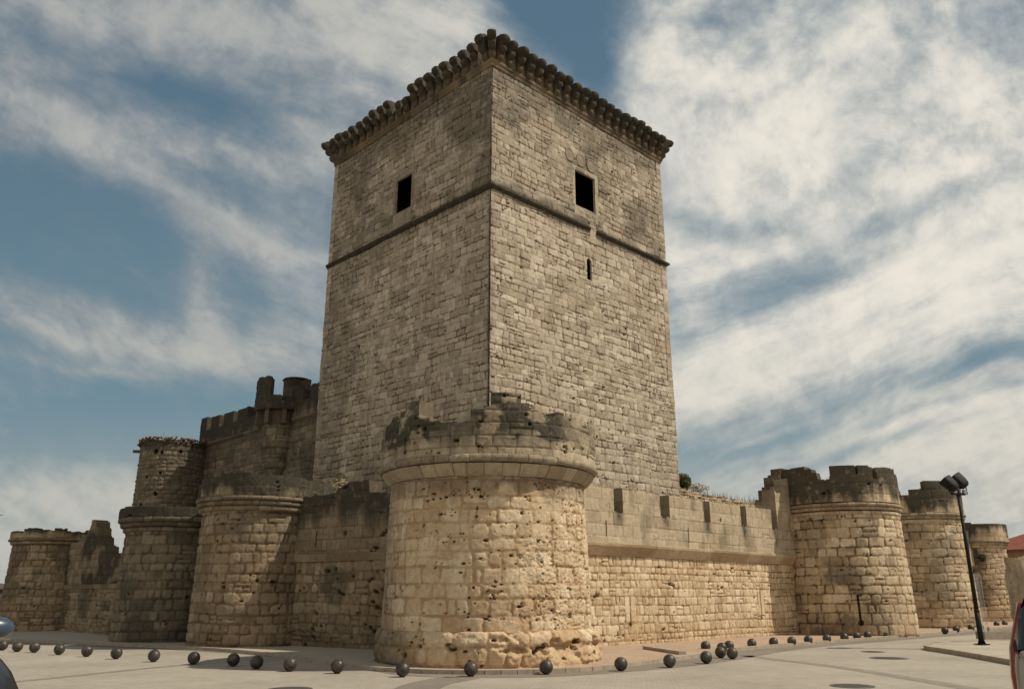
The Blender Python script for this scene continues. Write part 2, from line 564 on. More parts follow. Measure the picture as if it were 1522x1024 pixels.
def stone_mat(name, stops, mortar, patina, patina_amt=.5, dark=(.042, .04, .032), lichen=(.33, .19, .07), lichen_amt=.0, base_warm=None, warm_z=(0, 2.0), warm_amt=0.0, dirt=.35, gain=1.0, pscale=.55):
    stops = [(p, tuple(q * gain for q in c)) for p, c in stops]
    patina = tuple(q * gain for q in patina)
    mortar = tuple(q * (1 + (gain - 1) * .4) for q in mortar)
    m, N, b = new_mat(name)
    nt = m.node_tree
    geo = N.node('ShaderNodeNewGeometry')
    pos = geo.outputs['Position']
    at = lambda n: [N.n.new('ShaderNodeAttribute')][0]
    def A(n_):
        q = N.node('ShaderNodeAttribute', attribute_name=n_)
        return q.outputs['Fac']
    tint, mort, stain_shade, pit = A('tint'), A('mort'), A('stain_shade'), A('pit')  # third channel carries weathering stain and, in places, painted shade
    col = N.ramp(tint, stops)
    # broad weathering patches
    pn = N.noise(pos, pscale, 7, .66)
    col = N.mix(N.m('MULTIPLY', N.smooth(pn, .42, .68), patina_amt), col, patina)
    if warm_amt > 0:
        sx = N.node('ShaderNodeSeparateXYZ'); nt.links.new(pos, sx.inputs[0])
        hz = N.m('ADD', sx.outputs[2], N.m('MULTIPLY', N.m('SUBTRACT', N.noise(pos, 1.1, 4, .6), .5), 3.0))
        col = N.mix(N.m('MULTIPLY', N.smooth(hz, warm_z[1], warm_z[0]), warm_amt), col, base_warm)
    mot = N.noise(pos, 7.0, 6, .65)
    col = N.mix(1.0, col, N.ramp(mot, [(0.25, (.72, .71, .70)), (.5, (1, 1, 1)), (.75, (1.16, 1.15, 1.13))]), 'MULTIPLY')
    mot2 = N.noise(pos, 42.0, 4, .6)
    col = N.mix(1.0, col, N.ramp(mot2, [(0.3, (.84, .84, .84)), (.7, (1.12, 1.12, 1.12))]), 'MULTIPLY')
    mm = N.m('MULTIPLY', mort, N.smooth(N.noise(pos, 1.7, 3, .6), .22, .5), clamp=True)
    col = N.mix(N.m('MULTIPLY', N.m('ADD', N.m('MULTIPLY', mm, .75), N.m('MULTIPLY', mort, .25)), .9), col, mortar)
    # grey dirt blotches and vertical wash marks
    mp = N.node('ShaderNodeMapping'); nt.links.new(pos, mp.inputs[0]); mp.inputs['Scale'].default_value = (2.6, 2.6, .35)
    wash = N.noise(mp.outputs[0], 1.0, 6, .65)
    col = N.mix(N.m('MULTIPLY', N.smooth(wash, .52, .72), dirt), col, (.15, .135, .11))
    # lichen
    if lichen_amt > 0:
        ln = N.noise(pos, 2.6, 7, .7)
        col = N.mix(N.m('MULTIPLY', N.smooth(ln, .58, .7), lichen_amt), col, lichen)
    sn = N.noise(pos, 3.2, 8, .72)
    sfac = N.m('MULTIPLY', stain_shade, N.ramp(sn, [(.28, (.6,) * 3), (.5, (1.25,) * 3)]), clamp=True)
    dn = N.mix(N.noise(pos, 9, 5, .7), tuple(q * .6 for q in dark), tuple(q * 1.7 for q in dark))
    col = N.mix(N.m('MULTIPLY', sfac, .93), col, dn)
    col = N.mix(N.m('MULTIPLY', pit, .85), col, (.05, .036, .024))
    nt.links.new(col, b.inputs['Base Color'])
    bn = N.noise(pos, 24, 8, .68)
    bn2 = N.noise(pos, 90, 4, .6)
    bump = N.node('ShaderNodeBump')
    bump.inputs['Strength'].default_value = .75
    bump.inputs['Distance'].default_value = .03
    nt.links.new(N.m('ADD', bn, N.m('MULTIPLY', bn2, .25)), bump.inputs['Height'])
    nt.links.new(bump.outputs[0], b.inputs['Normal'])
    b.inputs['Roughness'].default_value = .96
    b.inputs['Specular IOR Level'].default_value = .1
    return m


def plain(name, col, rough=.6, metal=0.0, noise_amt=.25, scale=6.0, bump=0.0, spec=.5, coat=0.0):
    m, N, b = new_mat(name)
    geo = N.node('ShaderNodeTexCoord')
    n = N.noise(geo.outputs['Object'], scale, 6, .6)
    c = N.mix(1.0, tuple(col), N.ramp(n, [(.25, (1 - noise_amt,) * 3), (.75, (1 + noise_amt,) * 3)]), 'MULTIPLY')
    m.node_tree.links.new(c, b.inputs['Base Color'])
    b.inputs['Roughness'].default_value = rough
    b.inputs['Metallic'].default_value = metal
    b.inputs['Specular IOR Level'].default_value = spec
    b.inputs['Coat Weight'].default_value = coat
    if bump:
        bu = N.node('ShaderNodeBump')
        bu.inputs['Strength'].default_value = bump
        bu.inputs['Distance'].default_value = .02
        m.node_tree.links.new(N.noise(geo.outputs['Object'], scale * 5, 6, .65), bu.inputs['Height'])
        m.node_tree.links.new(bu.outputs[0], b.inputs['Normal'])
    return m


KEEP = stone_mat('keep_stone', [(0, (.25, .21, .165)), (.35, (.365, .315, .25)), (.7, (.455, .40, .322)), (1, (.55, .485, .395))], (.062, .045, .027), (.33, .265, .19), .5, dirt=.35, lichen_amt=.22, lichen=(.38, .25, .12), gain=1.15)
KEEPTOP = stone_mat('keep_top_stone', [(0, (.17, .135, .10)), (.5, (.25, .195, .14)), (1, (.31, .25, .18))], (.15, .11, .07), (.27, .18, .11), .6, dirt=.35, gain=1)
FRONT = stone_mat('front_tower_stone', [(0, (.36, .275, .18)), (.4, (.46, .365, .25)), (.75, (.53, .44, .32)), (1, (.58, .50, .38))], (.33, .22, .125), (.37, .255, .155), .75, pscale=1.3, base_warm=(.42, .27, .145), warm_z=(.0, 1.6), warm_amt=.45, dirt=.22, gain=1.3)
ASHLAR = stone_mat('ashlar_stone', [(0, (.37, .30, .21)), (.5, (.46, .385, .28)), (1, (.53, .45, .335))], (.12, .09, .055), (.40, .33, .24), .35, dirt=.3, gain=1)
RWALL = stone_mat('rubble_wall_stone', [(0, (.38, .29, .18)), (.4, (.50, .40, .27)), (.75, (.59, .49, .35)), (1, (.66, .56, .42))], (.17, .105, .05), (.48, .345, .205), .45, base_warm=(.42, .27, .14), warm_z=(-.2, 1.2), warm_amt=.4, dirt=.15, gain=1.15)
LWALL = stone_mat('left_wall_stone', [(0, (.24, .19, .13)), (.4, (.33, .265, .185)), (.75, (.40, .33, .235)), (1, (.47, .40, .30))], (.13, .085, .045), (.31, .215, .13), .55, dirt=.4, gain=0.86)  # darker grey-brown stone, mainly of the left-hand walls
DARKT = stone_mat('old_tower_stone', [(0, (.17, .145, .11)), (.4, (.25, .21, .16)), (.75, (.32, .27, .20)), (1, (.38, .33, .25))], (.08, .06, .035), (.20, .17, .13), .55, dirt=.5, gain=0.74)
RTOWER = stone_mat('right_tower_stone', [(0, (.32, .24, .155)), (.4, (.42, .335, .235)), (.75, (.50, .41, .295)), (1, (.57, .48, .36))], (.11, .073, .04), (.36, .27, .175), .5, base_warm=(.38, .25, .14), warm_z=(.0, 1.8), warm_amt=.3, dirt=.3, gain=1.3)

# ------------------------------------------------------------------ stains
def streaks(U, V, ztop, length, seed, strong=.85):
    """black algae that runs down from the top of a wall"""
    n = fbm(U * 2.4, V * .25, seed, 4)
    n2 = fbm(U * .7, V * .5, seed + 9, 3)
    l = length * (.3 + 1.5 * n) * (.55 + .9 * n2)
    s = 1 - sstep(ztop - V, l * .45, l * 1.15)
    return s * strong


def lin(a, b, step):
    n = max(2, int(round((b - a) / step)) + 1)
    return np.linspace(a, b, n)


# ------------------------------------------------------------------ KEEP
H = 16.5
KC = (-.0531 * H, 1.8812 * H)
AR, AL = 44.25, 134.25
WR, WL = 12.44, 12.62
BAND, WTOP = 18.15, 24.05
uR = (math.cos(R(AR)), math.sin(R(AR))); uL = (math.cos(R(AL)), math.sin(R(AL)))
keep = thing('keep_tower', 'tall square stone keep rising above the castle, with a corbelled top', 'tower', (KC[0] + 6.2 * (uR[0] + uL[0]), KC[1] + 6.2 * (uR[1] + uL[1]), 0))


def rect_hole(u0, u1, v0, v1):
    return lambda U, V: (U > u0) & (U < u1) & (V > v0) & (V < v1)


def keep_mask(holes):
    def f(U, V, cu, cv):
        k = np.ones(U.shape, dtype=bool)
        for h in holes:
            k &= ~h(U, V)
        return k
    return f


def keep_stain(seed, face):
    def f(U, V):
        s = streaks(U, V, WTOP + .1, 1.5, seed, .5)
        s = np.maximum(s, streaks(U, V, BAND + .05, .5, seed + 3, .35) * (V < BAND))
        s = np.maximum(s, (1 - sstep(np.abs(U - .0), .05, .35)) * .25 * (.5 + fbm(U, V * 1.5, seed + 4)))
        s = np.maximum(s, (V > BAND) * (.12 + .4 * sstep(fbm(U * .5, V * .5, seed + 8, 4), .42, .62)))
        if face == 'L':
            s = np.maximum(s, (1 - sstep(U, .06, .16)) * .85)
            s = np.maximum(s, (np.abs(U - 6.6) < 1.2) * streaks(U, V, 19.1, 1.2, seed + 5, .45) * (V < 19.1))
            s = np.maximum(s, .3 * sstep(fbm(U * .25, V * .16, seed + 6, 3), .54, .68))
            s = np.maximum(s, .5 * sstep(fbm(U * .5, V * .4, seed + 6, 3), .45, .6) * (1 - sstep(V, 5.0, 9.5)))
        return s
    return f


ST = .03
vsK = lin(3.0, WTOP, ST)
PR, _, nR = plane_P(KC, AR, +1, batter=.003, z0=18)
PLf, _, nL = plane_P(KC, AL, -1, batter=.003, z0=18)
shell('wall', PR, lin(0, WR, ST), vsK, .09, KEEP, keep,
      mask=keep_mask([rect_hole(5.38, 6.83, 19.12, 20.98), lambda U, V: (np.abs(U - 6.22) < .17) & (V > 15.55) & (V < 16.5 + .2 - np.abs(U - 6.22))]),
      stain_shade=keep_stain(11, 'R'), back=False, edge_sides=False, seed=21, ch=(.23, .38), sw=(.22, .6), joint=.03, bevel=.022, depth=.032, irr=.11, rough=.016, bulge=.014, pits=320, pitr=(.012, .035), split=.1, rnd=.36, vary=.65)
shell('wall', PLf, lin(0, WL, ST), vsK, .09, KEEP, keep,
      mask=keep_mask([rect_hole(5.58, 6.84, 19.15, 20.93)]),
      stain_shade=keep_stain(31, 'L'), back=False, edge_sides=False, seed=37, ch=(.23, .38), sw=(.22, .64), joint=.03, bevel=.022, depth=.05, irr=.1, rough=.018, bulge=.02, pits=280, pitr=(.012, .04), split=.1, rnd=.36, vary=.7)
# the two hidden faces, coarser
cR = (KC[0] + uR[0] * WR, KC[1] + uR[1] * WR); cL = (KC[0] + uL[0] * WL, KC[1] + uL[1] * WL)
PB1, _, _ = plane_P(cR, AL, +1)
PB2, _, _ = plane_P(cL, AR, -1)
for Pb, w_, sd_ in ((PB1, WL, 41), (PB2, WR, 43)):
    shell('wall', Pb, lin(0, w_, .12), lin(0, WTOP, .12), .4, KEEP, keep, back=False, seed=sd_, joint=.05, bevel=.08)
mb = MB()
ctr = ((cR[0] + cL[0]) / 2, (cR[1] + cL[1]) / 2)
mb.box((ctr[0], ctr[1], 23.6), (WR - .2, WL - .2, .5), R(AR))
mb.build('roof', KEEPTOP, keep)
mb = MB(); mb.box((ctr[0], ctr[1], 18.4), (WR - .2, WL - .2, .3), R(AR)); mb.build('floor_slab', KEEPTOP, keep)


def course(name, prof, mat, parent, corners, step=.25, seed=1, amp=.012, gaps=None):
    """a moulded band that follows a line of corners; prof = (offset, z) outline, mitred at corners"""
    pts = [Vector((p[0], p[1])) for p in corners]
    V_, F_ = [], []
    rs = random.Random(seed)
    n = len(pts)
    dirs = [(pts[i + 1] - pts[i]).normalized() for i in range(n - 1)]
    stations = []
    for i in range(n - 1):
        L = (pts[i + 1] - pts[i]).length
        k = max(1, int(L / step))
        for j in range(k + (1 if i == n - 2 else 0)):
            t = j / k
            p = pts[i].lerp(pts[i + 1], t)
            nn = Vector((dirs[i].y, -dirs[i].x))
            if j == 0 and i > 0:
                n0 = Vector((dirs[i - 1].y, -dirs[i - 1].x))
                b_ = (nn + n0)
                nn = b_ / (1 + nn.dot(n0))
            stations.append((p, nn, L))
    m = len(prof)
    for si, (p, nn, _) in enumerate(stations):
        j1 = rs.uniform(-amp, amp); j2 = rs.uniform(-amp, amp) * .6
        for o, z in prof:
            oo = o + (j1 if o > 0.001 else 0)
            V_.append((p.x + nn.x * oo, p.y + nn.y * oo, z + j2))
    for i in range(len(stations) - 1):
        for q in range(m):
            q2 = (q + 1) % m
            F_.append((i * m + q, i * m + q2, (i + 1) * m + q2, (i + 1) * m + q))
    F_.append(tuple(range(m - 1, -1, -1)))
    F_.append(tuple((len(stations) - 1) * m + q for q in range(m)))
    at = np.array([random.Random(seed + (i // m) // 3).random() for i in range(len(V_))])
    return mesh_obj(name, V_, F_, mat, parent, attrs=dict(tint=at, mort=np.zeros(len(V_)), stain_shade=np.full(len(V_), .0), pit=np.zeros(len(V_))))


def set_stain_shade(o, val):
    a = o.data.attributes['stain_shade']
    a.data.foreach_set('value', np.full(len(a.data), val, dtype=np.float32))


# outside is to the right of the run: go left end -> corner -> right end
sc = course('string_course', [(-.1, BAND - .12), (.03, BAND - .12), (.15, BAND - .02), (.15, BAND + .07), (-.1, BAND + .16)], KEEPTOP, keep,
            [cL, KC, (KC[0] + uR[0] * 6.3, KC[1] + uR[1] * 6.3)], seed=4)
set_stain_shade(sc, .85)  # weathering stain plus the band's shadow line, both put into its colour
sc = course('string_course', [(-.1, BAND - .12), (.03, BAND - .12), (.15, BAND - .02), (.15, BAND + .07), (-.1, BAND + .16)], KEEPTOP, keep,
            [(KC[0] + uR[0] * 6.85, KC[1] + uR[1] * 6.85), cR, (cR[0] + uL[0] * WL, cR[1] + uL[1] * WL), (cL[0], cL[1])], seed=5)
set_stain_shade(sc, .85)  # same mix of stain and painted shadow on the rest of the band
ft = course('frieze', [(-.1, WTOP - .02), (.02, WTOP - .02), (.05, WTOP + .1), (.10, WTOP + .17), (.11, WTOP + .30), (-.6, WTOP + .30)], KEEPTOP, keep,
            [cL, KC, cR, (cR[0] + uL[0] * WL, cR[1] + uL[1] * WL), (cL[0] - .001, cL[1])], seed=6)
ft.data.attributes['stain_shade'].data.foreach_set('value', np.repeat(np.random.RandomState(8).rand(len(ft.data.vertices) // 12 + 1) * .6 + .15, 12)[:len(ft.data.vertices)].astype(np.float32))
# wall stub behind the corbels
mb = MB()
for p, q, a_ in ((cL, KC, AL), (KC, cR, AR), (cR, (cR[0] + uL[0] * WL, cR[1] + uL[1] * WL), AL), (cL, (cL[0] + uR[0] * WR, cL[1] + uR[1] * WR), AR)):
    cx, cy = (p[0] + q[0]) / 2, (p[1] + q[1]) / 2
    ix, iy = ctr[0] - cx, ctr[1] - cy
    l_ = math.hypot(ix, iy)
    mb.box((cx + ix / l_ * .5, cy + iy / l_ * .5, WTOP + .62), (math.hypot(p[0] - q[0], p[1] - q[1]) - (.9 if a_ == AR else 2.1), 1.1, .66), R(a_))
w_o = mb.build('wall_head', KEEPTOP, keep)


def corbel_mesh(seed):
    """three rolls stepping outwards; local y = outwards, z up from the frieze"""
    rs = random.Random(seed)
    bm = bmesh.new()
    w = .37
    nW = 8
    rows = []
    for j in range(nW + 1):
        t = j / nW * 2 - 1
        bulge = math.sqrt(max(0.0, 1 - (abs(t) * .93) ** 2.6))
        prof = [(-.12, 0), (0, 0)]
        for k in range(3):
            o0, z0 = -.02 + .19 * k, .37 * k
            for i in range(9):
                a = -PI * .5 + PI * .86 * i / 8
                rr_ = .185 * (.45 + .55 * bulge)
                prof.append((o0 + .10 + rr_ * math.cos(a), z0 + .19 + rr_ * math.sin(a)))
        prof += [(.36, 1.13), (-.12, 1.13)]
        ww = w / 2 * t
        rr = []
        for (o, z) in prof:
            tier = min(2, max(0, int(z / .37)))
            rr.append(bm.verts.new((ww * (.80 + .12 * tier), o + rs.uniform(-.012, .012), z + rs.uniform(-.012, .012))))
        rows.append(rr)
    m = len(prof)
    for j in range(nW):
        for q in range(m):
            bm.faces.new((rows[j][q], rows[j][(q + 1) % m], rows[j + 1][(q + 1) % m], rows[j + 1][q]))
    bm.faces.new(rows[0][::-1]); bm.faces.new(rows[-1])
    bmesh.ops.recalc_face_normals(bm, faces=bm.faces)
    me = bpy.data.meshes.new('corbel')
    bm.to_mesh(me); bm.free()
    for p in me.polygons: p.use_smooth = True
    n = len(me.vertices)
    zs = np.array([v.co.z for v in me.vertices]); ys = np.array([v.co.y for v in me.vertices])
    for k_, arr in (('tint', np.full(n, rs.random())), ('mort', np.zeros(n)), ('stain_shade', np.clip(.55 + .5 * zs, 0, 1.0)), ('pit', np.zeros(n))):
        a = me.attributes.new(k_, 'FLOAT', 'POINT'); a.data.foreach_set('value', arr.astype(np.float32))
    me.materials.append(KEEPTOP)
    return me


CM = [corbel_mesh(i) for i in range(6)]
kl = Vector(keep.location)
rc = random.Random(5)


def corbel(px, py, ang, s=1.0, dz=0):
    o = bpy.data.objects.new('corbel', rc.choice(CM))
    COL.objects.link(o)
    o.parent = keep
    o.location = Vector((px, py, WTOP + .28 + dz)) - kl
    o.rotation_euler = (rc.uniform(-.03, .03), rc.uniform(-.03, .03), ang)
    o.scale = (rc.uniform(.9, 1.12), s * rc.uniform(.9, 1.08), rc.uniform(.93, 1.07))


NCB = 20
for i in range(NCB):
    t = (i + .5) * WR / NCB
    if i not in (13,):
        corbel(KC[0] + uR[0] * t, KC[1] + uR[1] * t, R(AR) + PI)
    else:
        corbel(KC[0] + uR[0] * t, KC[1] + uR[1] * t, R(AR) + PI, .9, -.12)
    t = (i + .5) * WL / NCB
    if i in (9, 10):
        corbel(KC[0] + uL[0] * t, KC[1] + uL[1] * t, R(AL), .6, -.3)
    else:
        corbel(KC[0] + uL[0] * t, KC[1] + uL[1] * t, R(AL), 1.0)
    if i % 2 == 0:
        t = (i + .5) * WL / NCB
        corbel(cR[0] + uL[0] * t, cR[1] + uL[1] * t, R(AL) + PI)
        corbel(cL[0] + uR[0] * t, cL[1] + uR[1] * t, R(AR))
corbel(KC[0], KC[1], R(AR) + PI - PI / 4, 1.2)
corbel(cR[0], cR[1], R(AR) + PI + PI / 4, 1.2)
corbel(cL[0], cL[1], R(AR) + PI * .5 + PI / 4 - PI / 2 - PI / 4 + PI / 4, 1.2)


def boxes_on(P, specs, name, mat, parent, stain_shade=0.0):
    """blocks set on a wall surface: (u0,u1,v0,v1,proud,depth)"""
    mb = MB()
    for (u0, u1, v0, v1, o1, o0) in specs:
        vs = []
        for o in (o0, o1):
            for (u, v) in ((u0, v0), (u1, v0), (u1, v1), (u0, v1)):
                x, y, z = P(np.array(float(u)), np.array(float(v)), np.array(float(o)))
                vs.append((float(x), float(y), float(z)))
        mb.add(vs, [(0, 3, 2, 1), (4, 5, 6, 7), (0, 1, 5, 4), (1, 2, 6, 5), (2, 3, 7, 6), (3, 0, 4, 7)])
    o = mb.build(name, mat, parent)
    n = len(o.data.vertices)
    r_ = np.repeat(np.random.RandomState(len(specs)).rand(n // 8), 8)
    for k_, arr in (('tint', .35 + .5 * r_), ('mort', np.zeros(n)), ('stain_shade', np.full(n, stain_shade)), ('pit', np.zeros(n))):
        a = o.data.attributes.new(k_, 'FLOAT', 'POINT'); a.data.foreach_set('value', arr.astype(np.float32))
    return o


# dressed frames of the two big windows
boxes_on(PR, [(5.2, 5.38, 19.5, 20.98, .008, -.12), (5.22, 5.38, 19.12, 19.49, .004, -.12), (6.83, 7.02, 19.12, 20.2, .006, -.12), (6.83, 7.06, 20.21, 20.98, .012, -.12),
              (5.3, 6.1, 18.66, 19.12, .008, -.12), (6.11, 6.98, 18.62, 19.12, .012, -.12), (5.2, 7.05, 20.985, 21.2, .01, -.12), (6.36, 6.8, 17.5, 18.6, .006, -.2)], 'window_frame', KEEP, keep, .1)
boxes_on(PLf, [(5.38, 5.58, 19.6, 20.93, .01, -.12), (5.36, 5.58, 19.15, 19.59, .006, -.12), (6.84, 7.02, 19.15, 20.93, .012, -.12),
               (5.5, 6.95, 18.36, 19.15, .012, -.12), (5.4, 7.05, 20.935, 21.18, .008, -.12)], 'window_frame', KEEP, keep, .4)
# three carved roundels over the right-hand window
for (u, v) in ((5.02, 21.62), (5.82, 21.62), (6.58, 21.6)):
    V_, F_ = [], []
    K = 24
    prof = [(.34, -.03), (.34, .0), (.29, .005), (.27, -.02), (.2, -.005), (.0, .0)]
    for i in range(K):
        a = 2 * PI * i / K
        for (r_, o_) in prof:
            x, y, z = PR(np.array(u + r_ * .9 * math.cos(a)), np.array(v + r_ * 1.05 * math.sin(a)), np.array(o_ + .03))
            V_.append((float(x), float(y), float(z)))
    m_ = len(prof)
    for i in range(K):
        j = (i + 1) % K
        for q in range(m_ - 1):
            F_.append((i * m_ + q, j * m_ + q, j * m_ + q + 1, i * m_ + q + 1))
    n_ = len(V_)
    mesh_obj('carved_shield', V_, F_, KEEP, keep, smooth=True, attrs=dict(tint=np.full(n_, .3), mort=np.zeros(n_), stain_shade=np.full(n_, .3), pit=np.zeros(n_)))

# ------------------------------------------------------------------ ROUND TOWERS
def ring(name, c, prof, mat, parent, amp=.012, seed=1, n=150, stain_shade=0.0, block=.45, a0=None, a1=None):
    """a moulded ring of curved blocks; prof = (radius, z) closed outline"""
    rs = random.Random(seed)
    V_, F_, at, mo = [], [], [], []
    m = len(prof)
    rmax = max(p[0] for p in prof)
    nb = max(6, int(2 * PI * rmax / block))
    cuts = sorted((i + rs.uniform(-.25, .25)) / nb for i in range(nb))
    per = 6
    st = []
    for i in range(nb):
        s0 = cuts[i]; s1 = cuts[(i + 1) % nb] + (1 if i == nb - 1 else 0)
        g = .012 / (2 * PI * rmax)
        j1, j2, t_ = rs.uniform(-amp, amp), rs.uniform(-amp, amp) * .5, rs.random()
        for k in range(per + 1):
            f = s0 + g + (s1 - s0 - 2 * g) * k / per
            e = 1.0 if 0 < k < per else 0.0
            st.append((f, j1 + (0 if e else -.012) + rs.uniform(-amp, amp) * .5, j2, t_, 0.0))
        st.append((s1, -.03, 0, t_, 1.0))
    for (f, j1, j2, t_, mo_) in st:
        a = 2 * PI * f
        for (r_, z) in prof:
            rr = r_ + (j1 if r_ > rmax - .45 else 0)
            V_.append((c[0] + rr * math.cos(a), c[1] + rr * math.sin(a), z + j2))
            at.append(t_); mo.append(mo_)
    k = len(st)
    for i in range(k):
        j = (i + 1) % k
        for q in range(m):
            q2 = (q + 1) % m
            F_.append((i * m + q, j * m + q, j * m + q2, i * m + q2))
    n_ = len(V_)
    stn = np.full(n_, stain_shade) * (.5 + np.random.RandomState(seed).rand(n_) * .5)
    return mesh_obj(name, V_, F_, mat, parent, attrs=dict(tint=np.array(at), mort=np.array(mo), stain_shade=stn, pit=np.zeros(n_)))


def torus_prof(r, z, a, rin):
    """roll moulding profile between rin and r"""
    p = [(rin, z - a)]
    for i in range(7):
        t = -PI / 2 + PI * i / 6
        p.append((r - a + a * math.cos(t), z + a * math.sin(t)))
    p.append((rin, z + a))
    return p


def steps(pairs, default):
    """piecewise constant top line from (u_end, value)"""
    def f(u):
        r = np.full(u.shape, default, dtype=float)
        prev = -1e9
        for ue, v in pairs:
            r = np.where((u >= prev) & (u < ue), v, r)
            prev = ue
        return r
    return f


def round_tower(name, label, c, z0, r0, r1, zs, zm, Rp, zp0, ztop, pr_ang, mat, step, seed, mk, pmat=None, stain_len=1.4, slits=(), pslits=(), plinth=None,
                pits=60, flush=None, erode=None, shaft_stain_shade=None, par_stain=None, rolls=None, T=.55, pmk=None, arc=105, extra=None, group=None):
    """shaft from z0 to zs, moulding zs..zp0 swelling to Rp, parapet zp0..ztop(deg)"""
    t = thing(name, label, 'tower', (c[0], c[1], 0), group)
    pmat = pmat or mat
    rf = lambda V: r0 + (r1 - r0) * (V - z0) / (zs - z0)
    P = cyl_P(c, rf, r0)
    ua = R(arc) * r0
    us = np.r_[lin(-PI * r0, -ua, step * 5)[:-1], lin(-ua, ua, step), lin(ua, PI * r0, step * 5)[1:]]
    holes = []
    for (deg, v0, v1, w) in slits:
        uc = R(deg) * r0
        holes.append(lambda U, V, uc=uc, v0=v0, v1=v1, w=w: ((np.abs(U - uc) < w / 2) & (V > v0) & (V < v1)) | (np.hypot(U - uc, V - v0) < w * 1.1))
    sstn = shaft_stain_shade or (lambda U, V: streaks(U, V, zs, .5, seed + 7, .6))
    shell('shaft', P, us, lin(z0, zs, step), T, mat, t, mask=keep_mask(holes) if holes else None, stain_shade=sstn, seed=seed, pits=pits, flush=flush, erode=erode, extra=extra, **mk)
    for i, (rr, z, a) in enumerate(rolls):
        pf = torus_prof(rr, z, a, r1 - .3) if a < .14 else [(r1 - .3, z - a), (r1 + .03, z - a), (r1 + .1, z - a * .6), (rr - .01, z + a * .55), (rr, z + a * .9), (r1 - .3, z + a * .9)]
        ring('moulding', c, pf, pmat, t, seed=seed + i, stain_shade=.5 if i else .2)
    # parapet
    Pp = cyl_P(c, lambda V: Rp + 0 * V, Rp)
    up = R(arc) * Rp
    us = np.r_[lin(-PI * Rp, -up, step * 4)[:-1], lin(-up, up, step), lin(up, PI * Rp, step * 4)[1:]]
    top = steps([(R(d) * Rp, z) for d, z in pr_ang], ztop)
    ph = []
    for (deg, v0, v1, w) in pslits:
        uc = R(deg) * Rp
        ph.append(lambda U, V, uc=uc, v0=v0, v1=v1, w=w: ((np.abs(U - uc) < w / 2) & (V > v0) & (V < v1)) | (np.hypot(U - uc, V - v0) < w * 1.2))
    zmax = max([z for _, z in pr_ang] + [ztop]) + .12

    def mask(U, V, cu, cv):
        rag = .10 * (fbm(U * 7, V * 7, seed + 30, 3) - .5)
        k = (V < top(U + rag * .6) + rag * .9) & (cv < top(cu) + .12)
        k = np.logical_and.accumulate(k, axis=1)       # nothing stands on air
        for h in ph:
            k &= ~h(U, V)
        return k
    pst = par_stain or (lambda U, V: np.maximum(streaks(U, V, zmax, stain_len, seed + 8, .95), .0))
    mk2 = dict(ch=(.28, .4), sw=(.35, .75), joint=.014, bevel=.025, depth=.022, irr=.03, rough=.022, bulge=.012, split=.12, rnd=.2)
    if pmk: mk2.update(pmk)
    shell('parapet', Pp, us, lin(zp0, zmax, step), T, pmat, t, mask=mask, stain_shade=pst, fine_back=True, seed=seed + 3, pits=pits // 8, **mk2)
    # walkway inside the parapet
    mb = MB()
    mb.lathe((c[0], c[1], 0), [(0.001, zp0 + .1), (Rp - T + .05, zp0 + .1)], 40)
    mb.build('walkway', pmat, t)
    if plinth:
        plinth(t)
    return t


BIG = dict(pitr=(.009, .024), ch=(.29, .41), sw=(.28, .6), joint=.045, bevel=.026, depth=.022, irr=.05, rough=.022, bulge=.014, split=.08, rnd=.42, vary=.5)
MED = dict(pitr=(.012, .035), ch=(.27, .38), sw=(.24, .55), joint=.045, bevel=.028, depth=.034, irr=.07, rough=.026, bulge=.02, split=.1, rnd=.48, vary=.45)


def front_flush(U, V):
    return sstep(fbm(U * .7 + 3, V * .7, 301, 3), .38, .58) * .85


def front_erode(U, V):
    n = fbm(U * .8, V * .8, 305, 3)
    e = sstep(U / 2.7 + (n - .5) * 1.2 - .05 * V, .18, .55) * sstep(V, -.2, .6)
    return e * .8


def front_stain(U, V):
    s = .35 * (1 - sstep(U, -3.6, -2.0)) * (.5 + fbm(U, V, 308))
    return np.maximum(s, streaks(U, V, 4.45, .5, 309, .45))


def front_par_stain(U, V):
    s = streaks(U, V, 6.5, 1.3, 311, .72)
    s = np.maximum(s, .95 * sstep(fbm(U * 1.1, V * 1.6, 313, 4) + .12 * (V > 5.56), .44, .52) * sstep(V, 5.2, 5.32))
    s = np.maximum(s, .5 * sstep(V + .3 * (fbm(U * 1.5, V, 317, 3) - .5), 5.22, 5.4))
    clean = sstep(fbm(U * 1.6 + 5, V * 2, 315, 4), .6, .68)
    return s * (1 - .7 * clean) * (1 - .5 * sstep(U, 1.4, 2.6))


def front_plinth(t):
    c = (-.65, 22.7)
    def rf(V):
        return np.where(V > .62, 2.76 + .13 * np.sqrt(np.clip((.86 - V) / .24, 0, 1)), 2.89 + .03 * (.62 - V))
    P = cyl_P(c, rf, 3.0)
    a = R(100) * 3.0
    us = np.r_[lin(-PI * 3, -a, .1)[:-1], lin(-a, a, .022), lin(a, PI * 3, .1)[1:]]
    def ex(U, V):
        n = fbm(U * 1.4, V * 2.2, 322, 4)
        return sstep(U, -1.6, .2) * (.06 - .12 * sstep(n, .5, .6) * sstep(V, .1, .5) + .06 * (fbm(U * 3, V * 4, 323, 4) - .5))
    shell('plinth', P, us, lin(-.15, .86, .02), .4, FRONT, t, stain_shade=lambda U, V: .55 * (1 - sstep(U, -2.9, -1.2)) * (.4 + fbm(U, V, 327)), seed=325,
          ch=(.34, .44), sw=(.4, .9), joint=.03, bevel=.05, depth=.05, irr=.06, rough=.05, bulge=.05, pits=60, rnd=.6, extra=ex, back=False)


